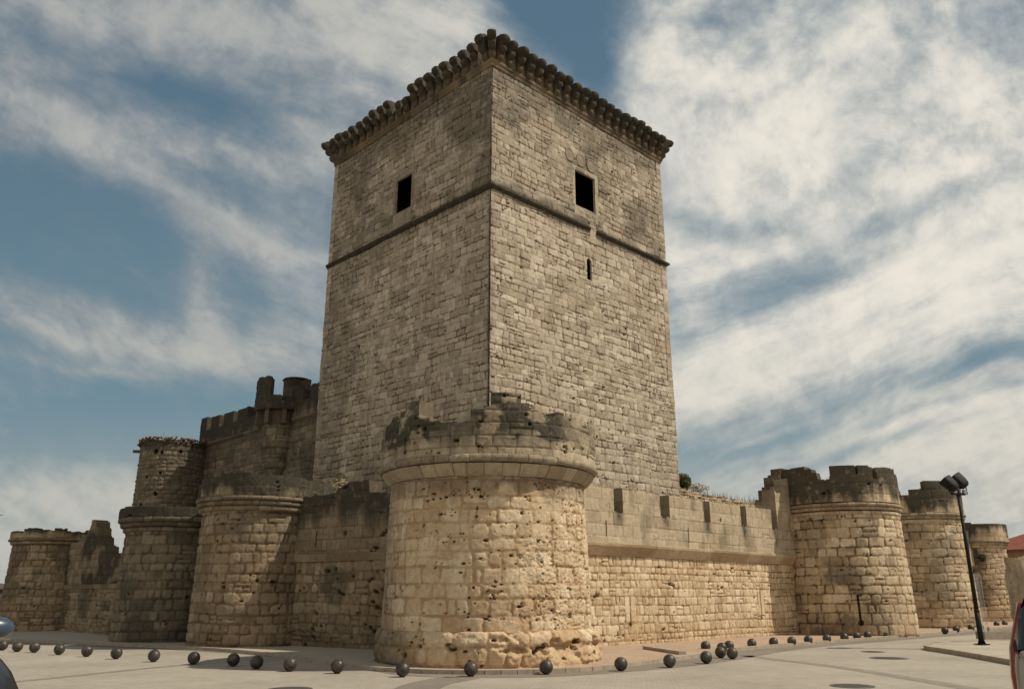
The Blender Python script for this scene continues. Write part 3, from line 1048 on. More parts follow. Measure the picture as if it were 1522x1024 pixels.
round_tower('round_tower', 'big round corner tower in front of the keep, with ruined parapet and bulging stone foot', (-.65, 22.7), .5, 2.76, 2.64, 4.44, 4.44, 2.94, 4.94, 5.9,
            [(-75, 5.75), (-60, 5.95), (-51, 6.05), (-47, 6.40), (-36, 6.52), (-33, 6.12), (-30, 5.93), (-24, 5.78), (-12.5, 5.72), (-7, 6.08), (1, 6.10), (20, 6.45), (23, 6.12), (27, 6.05), (36, 5.98), (41, 6.1), (50, 6.02), (60, 6.05), (90, 5.95)],
            FRONT, .02, 101, BIG, pmat=ASHLAR, flush=front_flush, erode=front_erode, shaft_stain_shade=front_stain, par_stain=front_par_stain,
            pits=520, rolls=[(2.88, 4.60, .15), (3.0, 4.855, .095)], pslits=[(-46, 5.1, 5.5, .05), (62, 5.12, 5.3, .05)], plinth=front_plinth,
            pmk=dict(ch=(.27, .34), sw=(.35, .8), joint=.016, depth=.025))

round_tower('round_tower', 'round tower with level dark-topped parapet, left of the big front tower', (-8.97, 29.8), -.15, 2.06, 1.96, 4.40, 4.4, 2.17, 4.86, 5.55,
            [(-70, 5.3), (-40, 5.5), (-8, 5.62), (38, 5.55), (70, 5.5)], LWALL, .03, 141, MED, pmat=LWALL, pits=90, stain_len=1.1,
            shaft_stain_shade=lambda U, V: np.maximum(.25 * sstep(U + .5 * V * .4 + (fbm(U, V, 144) - .5) * 1.5, .6, 2.2) * (1 - sstep(V, 1.5, 4.5)), .25 * sstep(fbm(U, V, 147), .5, .65)),  # lower right: front tower's shadow painted in; the patches are stain
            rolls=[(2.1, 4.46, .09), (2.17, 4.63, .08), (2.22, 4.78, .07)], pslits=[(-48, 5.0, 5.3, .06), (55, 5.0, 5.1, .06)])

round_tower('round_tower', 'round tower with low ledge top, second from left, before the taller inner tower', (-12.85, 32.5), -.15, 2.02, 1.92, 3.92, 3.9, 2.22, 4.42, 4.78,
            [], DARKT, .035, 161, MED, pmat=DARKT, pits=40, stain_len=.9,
            shaft_stain_shade=lambda U, V: np.maximum(.3 * sstep(U + (fbm(U, V, 164) - .5) * 1.6, -.9, 1.2) * (1 - sstep(V, 2.2, 3.8)), .5 * sstep(fbm(U, V, 167), .45, .6)),  # right side: neighbouring tower's shade painted on; the patches are stain
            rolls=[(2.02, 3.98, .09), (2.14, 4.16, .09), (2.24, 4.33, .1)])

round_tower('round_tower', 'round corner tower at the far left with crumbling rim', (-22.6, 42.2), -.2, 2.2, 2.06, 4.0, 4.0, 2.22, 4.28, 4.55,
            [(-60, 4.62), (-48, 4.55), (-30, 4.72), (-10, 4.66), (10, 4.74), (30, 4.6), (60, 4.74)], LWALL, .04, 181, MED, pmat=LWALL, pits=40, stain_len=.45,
            shaft_stain_shade=lambda U, V: np.maximum(.0 * U, .45 * sstep(fbm(U * .8, V, 187), .5, .62)),
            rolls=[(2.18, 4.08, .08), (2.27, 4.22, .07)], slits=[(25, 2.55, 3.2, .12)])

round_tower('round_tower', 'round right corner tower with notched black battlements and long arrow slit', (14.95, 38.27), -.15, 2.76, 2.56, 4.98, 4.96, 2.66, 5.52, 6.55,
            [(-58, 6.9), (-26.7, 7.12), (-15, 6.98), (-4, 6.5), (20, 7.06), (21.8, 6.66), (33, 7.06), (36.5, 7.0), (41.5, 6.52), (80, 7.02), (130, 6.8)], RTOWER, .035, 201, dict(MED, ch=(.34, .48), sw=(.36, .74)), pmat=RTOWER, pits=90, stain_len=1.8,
            shaft_stain_shade=lambda U, V: np.maximum(.6 * sstep(fbm(U * .8, V * .8, 204), .46, .6) * (1 - sstep(U, -.2, 1.4)) * (1 - sstep(V, 2.5, 3.6)), .35 * sstep(fbm(U * .9, V * .7, 207), .5, .62)),  # lower left: shade painted into the stone colour; the rest is stain
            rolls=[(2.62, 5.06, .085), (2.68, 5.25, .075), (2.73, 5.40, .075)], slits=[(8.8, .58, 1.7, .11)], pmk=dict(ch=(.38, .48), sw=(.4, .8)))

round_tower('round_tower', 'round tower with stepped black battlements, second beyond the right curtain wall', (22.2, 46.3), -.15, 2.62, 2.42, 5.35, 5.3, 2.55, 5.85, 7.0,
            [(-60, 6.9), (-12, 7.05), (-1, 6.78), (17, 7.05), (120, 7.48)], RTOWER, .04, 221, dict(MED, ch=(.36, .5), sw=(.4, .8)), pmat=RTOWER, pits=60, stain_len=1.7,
            shaft_stain_shade=lambda U, V: np.maximum(.7 * (1 - sstep(U + (fbm(U, V, 224) - .5) * 1.5, -2.4, -.9)), .35 * sstep(fbm(U, V, 227), .5, .62)),  # shaft colour darker at its left edge, with patches
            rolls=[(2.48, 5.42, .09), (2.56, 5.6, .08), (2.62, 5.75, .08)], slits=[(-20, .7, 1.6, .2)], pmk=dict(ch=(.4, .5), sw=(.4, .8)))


def far_plinth(t):
    c = (31.2, 56.9)
    P = cyl_P(c, lambda V: 2.15 + 0 * V, 2.15)
    shell('plinth', P, lin(-PI * 2.15, PI * 2.15, .06), lin(-.1, .95, .06), .5, RTOWER, t, seed=246, ch=(.4, .5), sw=(.4, .9), joint=.03)


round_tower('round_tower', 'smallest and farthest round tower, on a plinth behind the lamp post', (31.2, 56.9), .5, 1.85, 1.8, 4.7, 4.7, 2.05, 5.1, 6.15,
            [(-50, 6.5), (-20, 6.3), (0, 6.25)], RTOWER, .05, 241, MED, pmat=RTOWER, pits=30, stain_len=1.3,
            shaft_stain_shade=lambda U, V: .8 * (1 - sstep(U + (fbm(U, V, 244) - .5) * 2.2, -.9, .9)),  # left half of the shaft is darker
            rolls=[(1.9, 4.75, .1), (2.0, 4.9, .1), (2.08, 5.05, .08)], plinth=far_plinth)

# ------------------------------------------------------------------ OUTER CURTAIN WALLS
def curtain(label, p0, ang, side, u0, u1, zmo, mo_h, mtop, step, seed, lmat, pmat, lmk, pmk, mask_top, lstain=None, pstain=None, slits=(), pslits=(), T=.65, proud=.2, pits=40, erode=None, flush=None, name='curtain_wall', lower0=-.15):
    P, d, n = plane_P(p0, ang, side, batter=.006, z0=zmo)
    base = (p0[0] + d[0] * (u0 + u1) / 2, p0[1] + d[1] * (u0 + u1) / 2, 0)
    t = thing(name, label, 'wall', base)
    holes = []
    for (uc, v0, v1, w, rd) in slits:
        holes.append(lambda U, V, uc=uc, v0=v0, v1=v1, w=w, rd=rd: ((np.abs(U - uc) < w / 2) & (V > v0) & (V < v1)) | (np.hypot(U - uc, V - v0) < rd))
    shell('wall', P, lin(u0, u1, step), lin(lower0, zmo, step), T, lmat, t, mask=keep_mask(holes) if holes else None, stain_shade=lstain, seed=seed, pits=pits, erode=erode, flush=flush, **lmk)
    # sloping ledge under the parapet
    a = (p0[0] + d[0] * u0, p0[1] + d[1] * u0); b = (p0[0] + d[0] * u1, p0[1] + d[1] * u1)
    prof = [(-.3, zmo - .05), (.02, zmo - .05), (proud + .05, zmo + mo_h * .72), (proud + .07, zmo + mo_h * .95), (proud, zmo + mo_h), (-.3, zmo + mo_h)]
    cs = course('ledge', prof, RTOWER if u1 > 16 else LWALL, t, [a, b] if side > 0 else [b, a], seed=seed, amp=.012, step=.3)
    set_stain_shade(cs, .12)
    Pp, _, _ = plane_P((p0[0] + n[0] * proud, p0[1] + n[1] * proud), ang, side)
    ph = []
    for (uc, v0, v1, w) in pslits:
        ph.append(lambda U, V, uc=uc, v0=v0, v1=v1, w=w: (np.abs(U - uc) < w / 2) & (V > v0) & (V < v1))

    def mask(U, V, cu, cv):
        k = mask_top(U, V, cu, cv)
        for h in ph:
            k &= ~h(U, V)
        return k
    shell('parapet', Pp, lin(u0, u1, step), lin(zmo + mo_h, mtop, step), .62, pmat, t, mask=mask, stain_shade=pstain, fine_back=True, seed=seed + 3, pits=pits // 5, side_shade=.42, **pmk)  # cut faces of the merlon gaps have their shade painted in
    return t, P, Pp


ASH = dict(ch=(.36, .46), sw=(.38, .72), joint=.010, bevel=.02, depth=.016, irr=.02, rough=.014, bulge=.008, split=.06, rnd=.12)
SMALL = dict(vary=.45, ch=(.2, .36), sw=(.16, .38), joint=.028, bevel=.024, depth=.03, irr=.05, rough=.018, bulge=.014, split=.12, rnd=.4)
WR0 = (2.78, 28.25)
merl = [(-1.4, .83), (1.34, 3.49), (4.08, 6.30), (6.76, 9.0), (9.45, 11.5)]


def rw_top(U, V, cu, cv):
    top = np.full(U.shape, 4.40)
    for a, b in merl:
        top = np.where((U > a) & (U < b), 5.28 - .006 * U, top)
    for a, b, z in ((11.98, 12.7, 6.05), (12.7, 13.1, 6.36), (13.1, 13.5, 6.64), (13.5, 13.75, 6.94), (13.75, 16.2, 7.17)):
        top = np.where((U > a + .0) & (U <= b), z, top)
    rag = .10 * (fbm(U * 6, V * 6, 401, 3) - .5) * np.where(U > 11.9, 3.0, 1.0)
    return V < top + rag


curtain('long sunlit right curtain wall with square merlons above a sloping ledge', WR0, 43.9, +1, -2.2, 16.2, 3.0, .36, 7.4, .028, 400, RWALL, ASHLAR, SMALL, ASH, rw_top,
        lstain=lambda U, V: .15 * sstep(fbm(U * .8, V, 403), .62, .72) ,
        pstain=lambda U, V: np.maximum(sum(np.exp(-((U - g) / .22) ** 2) for g in (1.08, 3.78, 6.53, 9.22, 11.7)) * .75 * sstep(V + .5 * fbm(U * 4, V, 406), 3.9, 4.5) * (V < 4.42), .0) + np.maximum(.3 * sstep(fbm(U * 1.6, V * .8, 405), .55, .7), .3 * sstep(U, 11.6, 12.3) * sstep(V + fbm(U * 2, V, 404), 5.6, 6.9)),
        slits=[(1.74, .72, 1.62, .035, .085), (10.35, .78, 1.85, .05, .06)], pslits=[(.38, 3.57, 4.1, .055), (5.2, 3.57, 4.08, .055)])
# dressed stones beside the two low slits
Pw, _, _ = plane_P(WR0, 43.9, +1, batter=.006, z0=3.0)
rwall = [o for o in bpy.data.objects if o.name.startswith('curtain_wall')][-1]
Pst, _, _ = plane_P((WR0[0] - .693 * .42, WR0[1] + .72 * .42), 43.9, +1)


def stair_mask(U, V, cu, cv):
    top = np.full(U.shape, 5.0)
    for a, b, z in ((12.35, 12.7, 5.8), (12.7, 13.05, 6.2), (13.05, 13.3, 6.42), (13.3, 13.7, 6.85), (13.7, 14.0, 7.05), (14.0, 16, 7.3)):
        top = np.where((U > a) & (U <= b), z, top)
    return (V < top + .12 * (fbm(U * 4, V * 4, 408, 3) - .5)) & (U > 12.35)


shell('broken_wall_end', Pst, lin(12.0, 15.2, .035), lin(3.4, 7.6, .035), .6, RTOWER, rwall, mask=stair_mask, stain_shade=lambda U, V: sstep(V + fbm(U * 2, V * 2, 404), 5.8, 6.4) * .9, fine_back=True, seed=407, ch=(.25, .4), sw=(.25, .5), joint=.03, bevel=.05)
boxes_on(Pw, [(1.46, 1.70, 1.1, 1.62, .004, -.2), (1.78, 2.0, 1.15, 1.62, .005, -.2), (1.50, 1.70, .82, 1.09, .004, -.2), (1.78, 1.98, .82, 1.14, .004, -.2),
              (10.15, 10.31, .9, 1.82, .004, -.2), (10.39, 10.6, .9, 1.82, .004, -.2)], 'slit_frame', RWALL, rwall, 0)


def lw_top(U, V, cu, cv):
    # along the left wall, u from the front tower (0) to the left
    top = np.interp(U, [0, 2.2, 2.9, 3.6, 4.3, 4.35, 5.2, 5.9, 6.7, 9], [4.9, 4.95, 4.75, 4.8, 4.85, 5.25, 5.3, 4.95, 4.9, 4.9])
    rag = .14 * (fbm(U * 4, V * 4, 421, 4) - .5)
    return (cv < top + .1) & (V < top + rag)


LWM = dict(ch=(.24, .4), sw=(.22, .55), joint=.03, bevel=.05, depth=.03, irr=.12, rough=.05, bulge=.03, split=.2, rnd=.6)
ang_l = math.degrees(math.atan2(29.8 - 24.6, -9.0 + 1.0))
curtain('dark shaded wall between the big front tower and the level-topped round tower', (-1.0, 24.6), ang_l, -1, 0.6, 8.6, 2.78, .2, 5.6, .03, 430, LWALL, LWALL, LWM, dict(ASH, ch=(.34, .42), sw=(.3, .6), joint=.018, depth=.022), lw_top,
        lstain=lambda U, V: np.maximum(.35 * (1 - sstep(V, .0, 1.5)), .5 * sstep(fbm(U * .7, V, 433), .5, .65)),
        pstain=lambda U, V: np.maximum(streaks(U, V, 5.2, 1.5, 435, .8), .2), pits=90, flush=lambda U, V: .9 * sstep(fbm(U, V, 438), .35, .5), proud=.05,
        pslits=[(2.55, 4.0, 5.3, .05), (6.6, 3.2, 3.7, .07)], slits=[])

ang2 = math.degrees(math.atan2(32.5 - 29.8, -13.0 + 9.05))
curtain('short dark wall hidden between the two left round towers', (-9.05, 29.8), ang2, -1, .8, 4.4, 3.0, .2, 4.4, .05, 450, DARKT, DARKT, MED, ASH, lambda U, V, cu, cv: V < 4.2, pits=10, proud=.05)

A34 = math.degrees(math.atan2(42.2 - 32.5, -22.85 + 13.0))


def w34(U, V, cu, cv):
    top = np.interp(U, [0, 2, 6.3, 7.0, 7.1, 7.7, 7.8, 8.2, 8.25, 8.5, 8.55, 9.15, 9.2, 9.5, 9.6, 10.2, 14], [3.3, 3.35, 3.38, 3.4, 3.7, 3.85, 4.2, 4.3, 4.6, 4.7, 4.95, 4.98, 4.65, 4.5, 4.15, 4.1, 4.1])
    rag = .2 * (fbm(U * 3, V * 3, 461, 4) - .5)
    return (cv < top + .2) & (V < top + rag)


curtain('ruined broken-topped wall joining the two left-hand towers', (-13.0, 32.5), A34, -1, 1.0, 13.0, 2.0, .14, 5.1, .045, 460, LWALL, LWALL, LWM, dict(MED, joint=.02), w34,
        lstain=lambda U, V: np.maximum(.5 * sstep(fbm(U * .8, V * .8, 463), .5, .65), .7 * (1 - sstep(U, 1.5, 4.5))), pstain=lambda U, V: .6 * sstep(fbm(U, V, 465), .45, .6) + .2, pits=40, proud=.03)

curtain('wall between the two right-hand battlemented towers', (16.0, 41.0), math.degrees(math.atan2(5.0, 5.9)), +1, 1.0, 7, 3.3, .2, 6.2, .06, 470, RTOWER, RTOWER, MED, ASH, lambda U, V, cu, cv: V < 5.9, pits=10,
        pstain=lambda U, V: .6 + 0 * U)
a4 = math.degrees(math.atan2(56.9 - 46.3, 31.2 - 22.2))


def w_t4(U, V, cu, cv):
    top = np.where(np.mod(U, 2.6) < 1.9, 5.7, 5.0)
    return V < top + .1 * (fbm(U * 4, V * 4, 481, 3) - .5)


curtain('wall with dark battered battlements running to the farthest tower', (22.2, 46.3), a4, +1, 1.5, 13.5, 3.3, .2, 6.0, .06, 480, RTOWER, RTOWER, MED, ASH, w_t4, pits=10,
        pstain=lambda U, V: streaks(U, V, 5.8, 1.8, 483, .9))

# ------------------------------------------------------------------ INNER WALLS
t = thing('inner_curtain_wall', 'high inner wall with small merlons and a round turret, left of the keep', 'wall', (cL[0] + uL[0] * 7, cL[1] + uL[1] * 7, 0))
PI_, _, nI = plane_P((KC[0] - nL[0] * .25, KC[1] - nL[1] * .25), AL, -1)
shell('wall', PI_, lin(12.0, 26.6, .045), lin(3.0, 10.35, .045), .8, DARKT, t, seed=501, ch=(.26, .4), sw=(.3, .7), joint=.026, bevel=.05, depth=.04, irr=.06, rough=.03, bulge=.03, pits=60,
      mask=keep_mask([rect_hole(12.72, 12.95, 7.6, 9.35), rect_hole(24.1, 24.25, 8.7, 9.45)]), stain_shade=lambda U, V: np.maximum(.4 * sstep(fbm(U * .6, V * .7, 503), .5, .62), streaks(U, V, 10.4, .6, 504, .4)))
ce = course('ledge', [(-.3, 10.3), (.0, 10.3), (.14, 10.42), (.14, 10.5), (-.3, 10.5)], DARKT, t,
            [(KC[0] - nL[0] * .25 + uL[0] * 26.6, KC[1] - nL[1] * .25 + uL[1] * 26.6), (KC[0] - nL[0] * .25 + uL[0] * 12.5, KC[1] - nL[1] * .25 + uL[1] * 12.5)], seed=7)
set_stain_shade(ce, .3)
inner_m = [(12.2, 13.75, 12.0), (14.45, 15.6, 11.95), (18.3, 19.6, 12.0), (20.5, 21.7, 11.95), (22.25, 23.45, 12.0), (24.0, 25.1, 12.05), (25.75, 26.6, 12.15)]
PIp, _, _ = plane_P((KC[0] - nL[0] * .15, KC[1] - nL[1] * .15), AL, -1)


def in_top(U, V, cu, cv):
    top = np.full(U.shape, 11.3)
    for a, b, z in inner_m:
        top = np.where((U > a) & (U < b), z, top)
    return V < top + .06 * (fbm(U * 5, V * 5, 511, 3) - .5)


shell('parapet', PIp, lin(12.2, 26.6, .045), lin(10.5, 12.3, .045), .55, DARKT, t, mask=in_top, fine_back=True, seed=513, stain_shade=lambda U, V: streaks(U, V, 12.0, 2.0, 514, .95), ch=(.3, .4), sw=(.35, .7), joint=.018, depth=.02, irr=.03)
# turret on the inner wall
uc = 16.6
tc_ = (KC[0] - nL[0] * .2 + uL[0] * uc, KC[1] - nL[1] * .2 + uL[1] * uc)
tr = .95
def tprof(V):
    return np.interp(V, [7.4, 7.7, 7.95, 8.0, 8.45, 8.5, 8.95, 9.0, 10.2], [.35, .45, .62, .74, .78, .88, .9, .97, .98])
shell('turret_base', cyl_P(tc_, tprof, .95), lin(-PI * .95, PI * .95, .05), lin(7.4, 10.2, .045), .2, DARKT, t, seed=521, ch=(.3, .4), sw=(.3, .6), back=False, stain_shade=lambda U, V: .5 * sstep(fbm(U, V, 523), .45, .6))
mb = MB()
for k in range(9):
    a = 2 * PI * k / 9 + .2
    p = (tc_[0] + 1.12 * math.cos(a), tc_[1] + 1.12 * math.sin(a))
    mb.box((p[0], p[1], 10.62), (.42, .22, .84), a)
mb.lathe((tc_[0], tc_[1], 0), [(.9, 10.15), (1.0, 10.6), (1.0, 11.0)], 24)
cb = mb.build('turret_corbels', DARKT, t)
ttop = steps([(R(-70) * 1.45, 11.2), (R(-62) * 1.45, 11.7), (R(-50) * 1.45, 12.7), (R(-14) * 1.45, 13.0), (R(0) * 1.45, 11.7), (R(60) * 1.45, 11.55)], 11.5)
PT = cyl_P(tc_, lambda V: 1.42 + 0 * V, 1.45)
def tmask(U, V, cu, cv):
    ph = np.degrees(U / 1.45)
    top = np.full(U.shape, 11.65)
    top = np.where((ph > -80) & (ph < -26), 12.55, top)
    top = np.where((ph > -70) & (ph < -32), 12.68, top)
    top = np.where((ph > 95) & (ph < 178), 12.95, top)
    k = V < top + .08 * (fbm(U * 5, V * 5, 531, 3) - .5)
    k &= ~((np.abs(ph - 2) < 3.2) & (V > 11.1) & (V < 11.5))
    k &= ~((np.abs(np.abs(ph) - 176) < 6) & (V > 10.95) & (V < 11.6) & (V < 11.6))
    return k
shell('turret', PT, lin(-PI * 1.45, PI * 1.45, .045), lin(10.95, 13.1, .045), .32, DARKT, t, mask=tmask, fine_back=True, seed=533, stain_shade=lambda U, V: .8 + 0 * U, ch=(.3, .38), sw=(.3, .6), joint=.016, depth=.02)
# round stair head standing behind the turret
sc_ = (tc_[0] + .28, tc_[1] + 1.5)
PS = cyl_P(sc_, lambda V: .72 + 0 * V, .82)
shell('stair_head', PS, lin(-PI * .82, PI * .82, .045), lin(9.0, 13.2, .045), .3, DARKT, t, seed=541, stain_shade=lambda U, V: .55 + .3 * (V > 12.7), ch=(.26, .34), sw=(.25, .5), joint=.018, depth=.02)
mb = MB(); mb.lathe((sc_[0], sc_[1], 0), [(.001, 13.15), (.8, 13.12)], 28); mb.build('stair_roof', DARKT, t)

# tall inner corner tower, far left
c3 = (-20.6, 50.0)
t = thing('inner_round_tower', 'tall dark round inner tower with weedy rim, at the left end of the high wall', 'tower', (c3[0], c3[1], 0))
r3 = 2.05
def m3(U, V, cu, cv):
    top = 10.45 + .18 * (fbm(U * 1.5, V * 0 + 2, 553, 3) - .5)
    k = V < top + .12 * (fbm(U * 5, V * 5, 551, 3) - .5)
    for (deg, z, r_) in ((-33, 9.75, .17), (-22, 9.7, .12), (-45, 8.3, .1), (-20, 8.5, .1), (-24, 7.3, .13), (-50, 6.7, .11), (8, 9.8, .12)):
        k &= np.hypot(U - R(deg) * r3, V - z) > r_
    return k
shell('shaft', cyl_P(c3, lambda V: r3 - .012 * (V - 6), r3), lin(-PI * r3, PI * r3, .045), lin(0, 10.9, .045), .7, DARKT, t, mask=m3, seed=555, ch=(.22, .34), sw=(.25, .6), joint=.026, bevel=.05, depth=.045, irr=.07, bulge=.04, rough=.04,
      stain_shade=lambda U, V: np.maximum(.35 * sstep(U + (fbm(U, V, 556) - .5) * 1.2, -.6, .6), streaks(U, V, 10.5, .7, 557, .7)), fine_back=True)  # right half darkened as painted shade; streaks below the rim are stain
mb = MB(); mb.lathe((c3[0], c3[1], 0), [(.001, 10.3), (r3 - .6, 10.3)], 30); mb.build('tower_top', DARKT, t)
RIM = plain('rim_moss', (.11, .05, .022), .95, 0, .5, 9, .6)
V_, F_ = [], []
rs = random.Random(9)
for i in range(420):
    a = rs.uniform(0, 2 * PI); rr = r3 + rs.uniform(-.25, .09); z = 10.42 + rs.uniform(-.12, .2)
    s = rs.uniform(.04, .11)
    x, y = c3[0] + rr * math.cos(a), c3[1] + rr * math.sin(a)
    b_ = len(V_)
    for q in range(6):
        th = q * PI / 3
        V_.append((x + s * math.cos(th), y + s * math.sin(th), z + rs.uniform(-.02, .02)))
    V_.append((x, y, z + s)); V_.append((x, y, z - s))
    for q in range(6):
        F_.append((b_ + q, b_ + (q + 1) % 6, b_ + 6)); F_.append((b_ + (q + 1) % 6, b_ + q, b_ + 7))
tag(mesh_obj('rim_moss', V_, F_, RIM, None, loc=(c3[0], c3[1], 10.6), smooth=True), 'rusty red moss along the rim of the tall inner round tower', 'moss', kind='stuff')
mb = MB(); mb.box((c3[0] - r3 * .98 - .1, c3[1] - .5, 10.0), (.5, .3, .14), .3); mb.build('water_spout', DARKT, t)

# rubble wall right of the keep, behind the sunlit parapet
t = thing('rubble_wall', 'low rubble inner wall between the keep and the right corner tower', 'wall', (cR[0] + uR[0] * 4, cR[1] + uR[1] * 4, 0))
PRb, _, _ = plane_P((KC[0] - nR[0] * .4, KC[1] - nR[1] * .4), AR, +1)
def rub(U, V, cu, cv):
    top = np.interp(U, [12, 13.5, 15, 19, 22, 30], [6.75, 6.7, 6.6, 6.45, 6.35, 6.3])
    return (V < top + .35 * (fbm(U * 3.5, V * 2, 571, 4) - .5))
shell('wall', PRb, lin(12.3, 24.0, .04), lin(2.5, 7.0, .04), .9, RWALL, t, mask=rub, fine_back=True, seed=573, ch=(.13, .22), sw=(.13, .32), joint=.03, bevel=.04, depth=.06, irr=.08, rough=.05, bulge=.06, rnd=.6,
      stain_shade=lambda U, V: .3 * sstep(fbm(U * 2, V * 2, 575), .5, .6))

# ------------------------------------------------------------------ PLANTS
def leaf_mat(name, c1, c2):
    m, N, b = new_mat(name)
    geo = N.node('ShaderNodeNewGeometry')
    n = N.noise(geo.outputs['Position'], 7, 5, .6)
    m.node_tree.links.new(N.mix(N.smooth(n, .35, .65), c1, c2), b.inputs['Base Color'])
    b.inputs['Roughness'].default_value = .7
    return m


GREEN = leaf_mat('bush_leaves', (.035, .045, .014), (.10, .11, .035))
DRY = leaf_mat('dry_weed', (.16, .11, .05), (.34, .26, .13))
WOOD = plain('woody_stem', (.12, .08, .05), .9)


def foliage(c, rad, n, size, seed):
    rs = random.Random(seed)
    V_, F_ = [], []
    for i in range(n):
        d = Vector((rs.gauss(0, 1), rs.gauss(0, 1), rs.gauss(0, 1))).normalized() * (rs.random() ** .45)
        p = Vector((c[0] + d.x * rad[0], c[1] + d.y * rad[1], c[2] + d.z * rad[2]))
        a = Vector((rs.gauss(0, 1), rs.gauss(0, 1), rs.gauss(0, 1) + .8)).normalized()
        b_ = a.orthogonal().normalized()
        s = size * rs.uniform(.6, 1.4)
        k = len(V_)
        V_ += [p - a * s, p + b_ * s * .35, p + a * s, p - b_ * s * .35]
        F_.append((k, k + 1, k + 2, k + 3))
    return V_, F_


def bush(name, label, c, rad, n, size, seed, mat):
    t = thing(name, label, 'plant', (c[0], c[1], c[2] - rad[2]))
    V_, F_ = foliage(c, rad, n, size, seed)
    mesh_obj('foliage', V_, F_, mat, t)
    rs = random.Random(seed)
    mb = MB()
    for i in range(7):
        mb.tube((c[0] + rs.uniform(-.05, .05), c[1], c[2] - rad[2] * 1.15), (c[0] + rs.uniform(-.7, .7) * rad[0], c[1] + rs.uniform(-.7, .7) * rad[1], c[2] + rs.uniform(0, .7) * rad[2]), .018, .006, 5)
    mb.build('stem', WOOD, t)
    return t


pb = lambda U, z: (KC[0] - nR[0] * .8 + uR[0] * U, KC[1] - nR[1] * .8 + uR[1] * U, z)
bush('bush', 'dark green round bush growing on the rubble wall beside the keep', pb(13.95, 7.10), (.42, .42, .42), 2200, .075, 61, GREEN)
bush('weed_clump', 'dry brown weeds next to the green bush on the rubble wall', pb(15.1, 6.9), (.75, .3, .24), 260, .07, 62, DRY)
tt = (22.2, 46.3)
Lc = math.hypot(*tt)


def on_tower(c, r_, deg, z):
    P = cyl_P(c, lambda V: r_ + 0 * V, 1.0)
    x, y, z = P(np.array(R(deg)), np.array(float(z)), np.array(0.0))
    return (float(x), float(y), float(z))


bush('wall_plant', 'green plant rooted in the side of the farthest tower', on_tower((31.2, 56.9), 1.95, 10, 4.0), (.28, .28, .25), 300, .06, 63, GREEN)
bush('wall_plant', 'small dark plant in the joint left of the stepped tower', on_tower((22.2, 46.3), 2.7, -70, 4.3), (.14, .14, .3), 160, .06, 64, GREEN)


bush('weed_clump', 'yellow-green weeds on top of the dark wall left of the big front tower', (-5.75, 27.75, 5.22), (.3, .22, .2), 160, .05, 66, DRY)


def blades(pts, h, seed, w=.012):
    rs = random.Random(seed)
    V_, F_ = [], []
    for p in pts:
        a = rs.uniform(0, PI); lean = Vector((rs.uniform(-.35, .35), rs.uniform(-.35, .35), 1)).normalized()
        hh = h * rs.uniform(.4, 1.2)
        dx, dy = math.cos(a) * w, math.sin(a) * w
        k = len(V_)
        q = Vector(p) + lean * hh
        V_ += [(p[0] - dx, p[1] - dy, p[2]), (p[0] + dx, p[1] + dy, p[2]), tuple(q)]
        F_.append((k, k + 1, k + 2))
    return V_, F_


rs = random.Random(3)
pts = []
for i in range(240):
    a = rs.uniform(0, 2 * PI)
    pts.append((c3[0] + (r3 - rs.uniform(0, .5)) * math.cos(a), c3[1] + (r3 - rs.uniform(0, .5)) * math.sin(a), 10.36))
V_, F_ = blades(pts, .55, 1)
tag(mesh_obj('dry_grass', V_, F_, DRY, None, loc=(c3[0], c3[1], 10.6)), 'thin dry grass standing on top of the tall inner round tower', 'grass', kind='stuff')
pts = []
for i in range(300):
    U = rs.uniform(12.6, 22)
    pts.append(pb(U, 6.5 + rs.uniform(-.1, .1)))
for i in range(8):
    pts.append(pb(18.6 + rs.uniform(-1, 1), 6.6))
V_, F_ = blades(pts, .42, 2)
tag(mesh_obj('dry_grass', V_, F_, DRY, None, loc=pb(15, 6.5)), 'dry grass along the top of the rubble wall', 'grass', kind='stuff')

